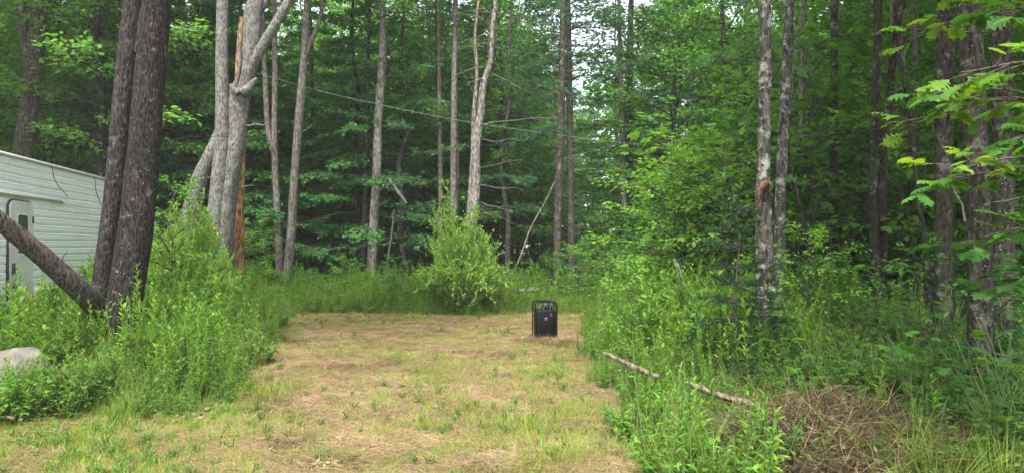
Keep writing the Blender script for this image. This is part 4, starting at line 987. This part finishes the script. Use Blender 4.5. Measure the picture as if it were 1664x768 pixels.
def pts_in(n, x0, x1, y0, y1, keep, seed, near=0.0):
    r = np.random.default_rng(seed); x = r.uniform(x0, x1, n); y = y0 + (y1 - y0) * r.uniform(0, 1, n) ** (1 + near)
    k = keep(x, y, r); x, y = x[k], y[k]; k = np.abs(x) < y * .75 + .6; x, y = x[k], y[k]
    return x, y, r
def patch(x, y, s, seed):
    return np.sin(x * s + seed) * np.sin(y * s * 1.1 + seed * 2.3) + .6 * np.sin(x * s * 2.3 + y * s * 1.7 + seed) + .4 * np.sin(x * s * 4.1 - y * s * 3.7 + seed)
def lay(name, srcs, x, y, r, s0, s1, tilt=.1, zoff=0.0, smul=None, zmul=None, wts=None):
    n = len(x); s = r.uniform(s0, s1, n) * (1 if smul is None else smul)
    S = np.stack([s, s, s * (1 if zmul is None else zmul)], 1)
    rot = np.stack([r.normal(0, tilt, n), r.normal(0, tilt, n), r.uniform(0, 6.28, n)], 1)
    return scatter(name, srcs, np.stack([x, y, terrain(x, y) + zoff], 1), rot, S, r.integers(0, len(srcs), n) if wts is None else r.choice(len(srcs), n, p=wts))

trailer_x = lambda y: -7.2 - .192 * (y - 10.5)
GR = [goldenrod(i, h, n) for i, (h, n) in enumerate(((.75, 40), (.9, 46), (1.05, 54), (.6, 34), (.85, 44)))]
LW = [bushy(10 + i, h, 63, 'weed2') for i, h in enumerate((.35, .5, .45))] + [bushy(14, .45, 50, 'weed2', LANCE, .09, .045)]
LB = [bushy(16 + i, h, 90, 'weed', LANCE, .06, .014) for i, h in enumerate((.5, .65))]
MW = [goldenrod(95 + i, h, 20, .15, .06, mat='weed2') for i, h in enumerate((.7, .9))]; DK = [goldenrod(97, .9, 6, .10, .012, mat='straw2')]
GT = [tuft(20 + i, h, 26, .06) for i, h in enumerate((.5, .65, .4))]

# left bank
def open_(x, y, r):
    # the shaded foot of the twin pines and the side of the boulder carry low growth only
    d = np.hypot((x + 4.55) / .62, (y - 8.6) / 1.05); b = np.hypot((x + 4.55) / .65, (y - 6.95) / .5)
    return np.where((d < 1) & (r.uniform(0, 1, len(x)) < .85), .42, 1) * np.where(b < 1, .55, 1)
def kl(x, y, r):
    e = xl(y) - x
    return (e > .0 + .15 * np.sin(y * 3)) & (y > 6.45 + .25 * np.sin(x * 3.1) + .15 * np.sin(x * 8)) & (x > trailer_x(y) + .15) & ((y > 7.3) | (x > -4.0)) & (((x - X_(22, 7.3)) / .6) ** 2 + ((y - 7.3) / .5) ** 2 > 1) & ((np.hypot((x - X_(175, 9.7)) / .42, (y - 9.72) / .3) > 1)) & (r.uniform(0, 1, len(x)) < 1 - .75 * np.exp(-((x + 4.75) / .35) ** 2 - ((y - 8.7) / .7) ** 2))
def hl(x, y): return .50 + .5 * sstep(6.8, 8.2, y) * (1 - .25 * sstep(12, 17, y)) + .10 * patch(x, y, 1.3, 2) - .3 * (1 - sstep(0, .8, xl(y) - x))
def dens(f, s, seed): return lambda x, y, r: f(x, y, r) & (r.uniform(0, 1, len(x)) < np.clip(.6 + .4 * patch(x, y, s, seed), .15, 1))
x, y, r = pts_in(8600, -9.5, -2.2, 6.3, 18.5, dens(kl, 1.1, 1), 1); lay('tall_weeds_left_bank', GR + LB + MW + DK, x, y, r, .8, 1.15, .13, smul=np.clip(hl(x, y), .25, 1.2) * open_(x, y, r))
x, y, r = pts_in(8600, -9.5, -2.2, 6.2, 18.5, kl, 2); lay('leafy_weeds_left_bank', LW + GT, x, y, r, .6, 1.2, .15, smul=np.clip(hl(x, y) + .1, .3, 1.2) * open_(x, y, r))
# boulder surroundings: thin low plants in front
x, y, r = pts_in(420, -5.6, -3.9, 6.5, 7.5, lambda x, y, r: ((x - X_(22, 7.3)) / .5) ** 2 + ((y - 7.3) / .38) ** 2 > 1, 3); lay('low_weeds_round_boulder', LW + GR[3:4], x, y, r, .55, 1.0, .15)
# back belt
def kb(x, y, r): return (y > 16.9 + .35 * np.sin(x * 1.3) + .2 * np.sin(x * 3.7)) & (np.hypot(x - wx, (y - wy) * 1.0) > .35)
def hb(x, y): return np.clip(.48 + .62 * sstep(16.8, 18.4, y) + .16 * patch(x, y, 1.1, 5) - .25 * sstep(-.2, 2.2, x) * (1 - sstep(3, 5, x)), .25, 1.2)
x, y, r = pts_in(7000, -8, 6.5, 16.8, 22.5, dens(kb, .9, 4), 4); lay('tall_weeds_back', GR + LB + MW, x, y, r, .65, 1.0, .12, smul=hb(x, y))
x, y, r = pts_in(7000, -8, 7, 16.6, 22.5, kb, 5); lay('grass_and_weeds_back', GT + GT + LW, x, y, r, .7, 1.2, .12, smul=hb(x, y))
# right bank
def kr(x, y, r):
    e = x - xr(y)
    lg = (np.hypot((x - X_(1015, 7.2)) / .24, (y - 6.95) / .42) > 1) & (np.hypot((x - X_(1180, 6.4)) / .38, (y - 6.05) / .40) > 1)
    lg = lg | (r.uniform(0, 1, len(x)) < .22)
    return lg & (e > .05 + .15 * np.sin(y * 2.7)) & (e < np.where(y > 9, 4.2, 1.6 + .25 * (y - 5))) & ~((x > 1.62) & (x < 3.3) & (y < 5.85)) & ~((x > 3.0) & (y < 6.3)) & (y > 4.3)
def hr(x, y): return np.clip(.50 + .55 * sstep(0, 1.0, x - xr(y)) * sstep(6.5, 10, y) + .22 * sstep(0, .8, x - xr(y)) + .1 * patch(x, y, 1.4, 7) - .30 * (1 - sstep(6.6, 8.2, y)), .3, 1.25)
x, y, r = pts_in(8500, .8, 7, 4.6, 18.5, dens(kr, 1.2, 8), 6, .35); k = r.uniform(0, 1, len(x)) < np.where(x - xr(y) > 2.2, .4, 1); x, y = x[k], y[k]; lay('tall_weeds_right_bank', GR + LB + MW + DK, x, y, r, .75, 1.15, .16, smul=hr(x, y))
x, y, r = pts_in(9000, .8, 7, 4.6, 18.5, kr, 7, .3); lay('leafy_weeds_right_bank', LW + GT, x, y, r, .7, 1.2, .18, smul=hr(x, y))
FL_ = bushy(39, .35, 28, 'leaf_maple', MAPLE, .10, .09)
x, y, r = pts_in(620, .75, 2.3, 4.3, 7.4, lambda x, y, r: (x > xr(y) + .02) & ~((x > 1.5) & (y < 5.9)) & ~((x > 1.35) & (y > 5.7)) & ~((y > 6.3) & (x < 1.5)), 26); lay('broad_weeds_right_front', [bushy(56 + i, h, 56, 'weed', LANCE, .085, .024) for i, h in enumerate((.25, .33, .4))] + [bushy(59, .3, 60, 'weed', MAPLE, .05, .045), GR[3], GT[2], GT[0], DK[0]], x, y, r, .6, 1.15, .25)
x, y, r = pts_in(150, 1.6, 3.1, 4.75, 6.2, lambda x, y, r: (r.uniform(0, 1, len(x)) < .25) | (x < 1.85) | (y < 4.95) | (x > 2.8), 33); lay('weeds_over_brush_pile', [LW[0], LW[1], GR[3], GT[2], FL_], x, y, r, .45, .95, .25)
# forest undergrowth on the right and far ground cover
FL = [bushy(40 + i, h, 28, 'leaf_maple', MAPLE, .10, .09) for i, h in enumerate((.4, .6, .8))]
x, y, r = pts_in(7500, 2.2, 18, 4.6, 24, lambda x, y, r: (x > np.where(y < 6.0, 2.95, xr(y) + 1.5)) & ~((x < 3.2) & (y < 6.3)), 8, .2); lay('forest_undergrowth', FL + LW, x, y, r, .6, 1.25, .15)
x, y, r = pts_in(3800, -30, 34, 22, 46, lambda x, y, r: r.uniform(0, 1, len(x)) < .6 + .4 * patch(x, y, .4, 3), 9); lay('far_undergrowth', FL + LW, x, y, r, .6, 1.5, .15)
# grass at the very front: lower right and lower left
x, y, r = pts_in(260, 1.4, 5.2, 4.25, 4.9, lambda x, y, r: x > 2.2, 10); lay('fresh_grass_right', GT + LW[:1], x, y, r, .4, .8, .2)
SG = [tuft(30 + i, .13, 40, .10, 'grass', (.002, .004), .9) for i in range(3)]; SM = [bushy(50 + i, .09, 42, 'weed', KITE, .022, .014) for i in range(2)]
x, y, r = pts_in(9000, -5.6, 1.0, 4.2, 7.2, lambda x, y, r: (x < xr(y)) & (r.uniform(0, 1, len(x)) < (.05 + .85 * sstep(-1.6, -2.8, x) * np.clip(.5 + .6 * patch(x, y, 1.9, 3), .05, 1))), 11)
lay('short_grass_front', SG + SM, x, y, r, .5, 1.25, .2)
def kg(x, y, r):
    g = .9 * np.exp(-(((x + 2.6) / .3) ** 2 + ((y - 8.1) / .35) ** 2)) + .9 * np.exp(-(((x - .1) / .45) ** 2 + ((y - 6.3) / .8) ** 2)) + .5 * np.exp(-(((x + 1.05) / .4) ** 2 + ((y - 8) / .8) ** 2)) \
        + .6 * np.exp(-(((x - .45) / .5) ** 2 + ((y - 9.6) / 1.8) ** 2)) + .5 * np.exp(-(((x + .8) / .25) ** 2 + ((y - 6.6) / .5) ** 2)) + .35 * sstep(.6, 1.5, patch(x, y, 1.6, 9)) + .25 * sstep(14.5, 17, y) + .5 * (1 - sstep(0, .3, x - xl(y)))
    return (x > xl(y) - .1) & (x < xr(y) + .25) & (y < 17.2) & (r.uniform(0, 1, len(x)) < .8 * g + .05)
x, y, r = pts_in(16000, -5.5, 2.2, 5.0, 17.2, kg, 12); lay('grass_regrowth_on_lane', SG + SG + SM[:1], x, y, r, .6, 1.35, .2)
TH = [thatch(60 + i, 620, .26) for i in range(3)] + [thatch(64, 300, .26, 'straw2')]
x, y, r = pts_in(9500, -5.6, 2.3, 4.2, 17.3, lambda x, y, r: (x > np.where(y < 6.9, -9, xl(y) - .25)) & (x < xr(y) + .3) & (r.uniform(0, 1, len(x)) < np.where((y < 6.9) & (x < -2.6), .35, .95) * np.where(patch(x, y, 1.25, 21) < -1.05, .3, 1)), 13)
lay('dry_thatch', TH, x, y, r, .7, 1.2, .05, wts=[.26, .25, .25, .24])
x, y, r = pts_in(2600, -5.6, 2.3, 4.2, 14, lambda x, y, r: (x > np.where(y < 6.9, -9, xl(y) - .25)) & (x < xr(y) + .3) & (patch(x, y, 2.6, 21) < -.75), 23)
lay('brown_litter_on_lane', [thatch(66, 420, .22, 'straw2', (.02, .10), (.0015, .005), .25), thatch(67, 160, .2, 'straw2', (.02, .05), (.008, .02), .3)], x, y, r, .7, 1.2, .08)
x, y, r = pts_in(40000, 0, 1.1, 12.35, 12.8, lambda x, y, r: r.uniform(0, 1, len(x)) < .003, 28)
lay('straw_round_generator', [thatch(68, 200, .14, 'straw', (.03, .12), (.002, .004), .4)], x, y, r, .8, 1.2, .2, zoff=.01)
x, y, r = pts_in(5200, -5.6, 2.0, 4.2, 17, lambda x, y, r: (x > np.where(y < 6.9, -9, xl(y) - .1)) & (x < xr(y) + .2) & (r.uniform(-1.2, 1.6, len(x)) < patch(x, y, 1.5, 31) - .25 + .8 * (y < 6.9) * (x < -2)), 29)
lay('green_cut_grass_on_lane', [thatch(69, 260, .2, 'grass', (.03, .10), (.001, .0025), .45), thatch(71, 200, .2, 'grass', (.02, .07), (.001, .0025), .7)], x, y, r, .6, 1.2, .1)
def kc(x, y, r):
    g = 0
    for a_, b_, c_, d_ in ((.08, 6.4, .28, .55), (-2.55, 8.0, .25, .3), (-.55, 7.6, .18, .25), (-2.1, 6.2, .2, .2), (.62, 8.6, .25, .4), (-1.45, 10.5, .3, .35), (.5, 5.3, .25, .25)): g = g + np.exp(-(((x - a_) / c_) ** 2 + ((y - b_) / d_) ** 2))
    return r.uniform(0, 1, len(x)) < g * .5
x, y, r = pts_in(6500, -3.2, 1.2, 5, 11.5, kc, 24)
lay('grass_clumps_on_lane', SG + [tuft(75, .10, 30, .10, 'straw', (.001, .002), 1.3), tuft(76, .12, 30, .10, 'straw2', (.001, .0025), 1.2)], x, y, r, .8, 1.9, .25)
DS = [tuft(70 + i, .12, 14, .10, 'straw', (.001, .0022), 1.6) for i in range(2)]
x, y, r = pts_in(900, -5.4, 3.2, 4.2, 17.3, lambda x, y, r: (x > np.where(y < 6.9, -9, xl(y) - .2)) & (x < xr(y) + .5), 14); lay('dry_grass_tufts', DS, x, y, r, .4, 1.1, .3)
x, y, r = pts_in(140, .9, 2.6, 4.9, 8.5, lambda x, y, r: x > xr(y), 15); lay('dry_stems_right_bank', [goldenrod(90, .55, 7, .10, .006, mat='straw2'), tuft(91, .5, 6, .10, 'straw', (.0015, .003), 1.0)], x, y, r, .6, 1.1, .35)
x, y, r = pts_in(900, -30, 30, 6.5, 30, lambda x, y, r: (x > xr(y) + 1.5) | (x < xl(y)) | (y > 17), 16); lay('leaf_litter', [thatch(80, 200, .5, 'straw2', (.03, .08), (.015, .04), .3)], x, y, r, .7, 1.3, .05)

# tall weeds standing clear in front of the twin pines, one by one
for i, (px, Y, h, lb) in enumerate(((222, 8.6, 1.22, 'tallest goldenrod stem in front of the thick dark pine trunk'), (160, 8.5, .8, 'goldenrod stem in front of the thinner twin pine'), (205, 8.4, .85, 'goldenrod stem between the two twin pine trunks'),
                                (308, 7.2, .72, 'pale-leaved tall weed at the front of the left bank'), (318, 12, 1.25, 'tall weed in front of the narrow-leaved shrubs'), (62, 8.4, 1.0, 'spindly weed in front of the trailer vent'),
                                (20, 9.4, 1.15, 'spindly weed standing in front of the trailer door'))):
    x = X_(px, Y); t = thing('tall_weed', lb, 'weed', (x, Y, th(x, Y)), 'tall weeds standing clear on the left bank', i * 1.1)
    gm_ = goldenrod(200 + i, h, int(60 * h), .12, .02); link('plant', gm_, t)

# ------------------------------------------------------------------ haze in the air between the trees
hm = bpy.data.materials.new('haze_air'); hm.use_nodes = True; ht = hm.node_tree; ht.nodes.clear()
ho = ht.nodes.new('ShaderNodeOutputMaterial'); pv = ht.nodes.new('ShaderNodeVolumePrincipled')
pv.inputs['Color'].default_value = (.92, .96, .97, 1); pv.inputs['Density'].default_value = .0009; pv.inputs['Anisotropy'].default_value = .2
ht.links.new(pv.outputs[0], ho.inputs['Volume'])
tag(link('haze', mesh_from('haze', [box((0, 140, 12.9), (620, 540, 30))], [hm])), kind='stuff')
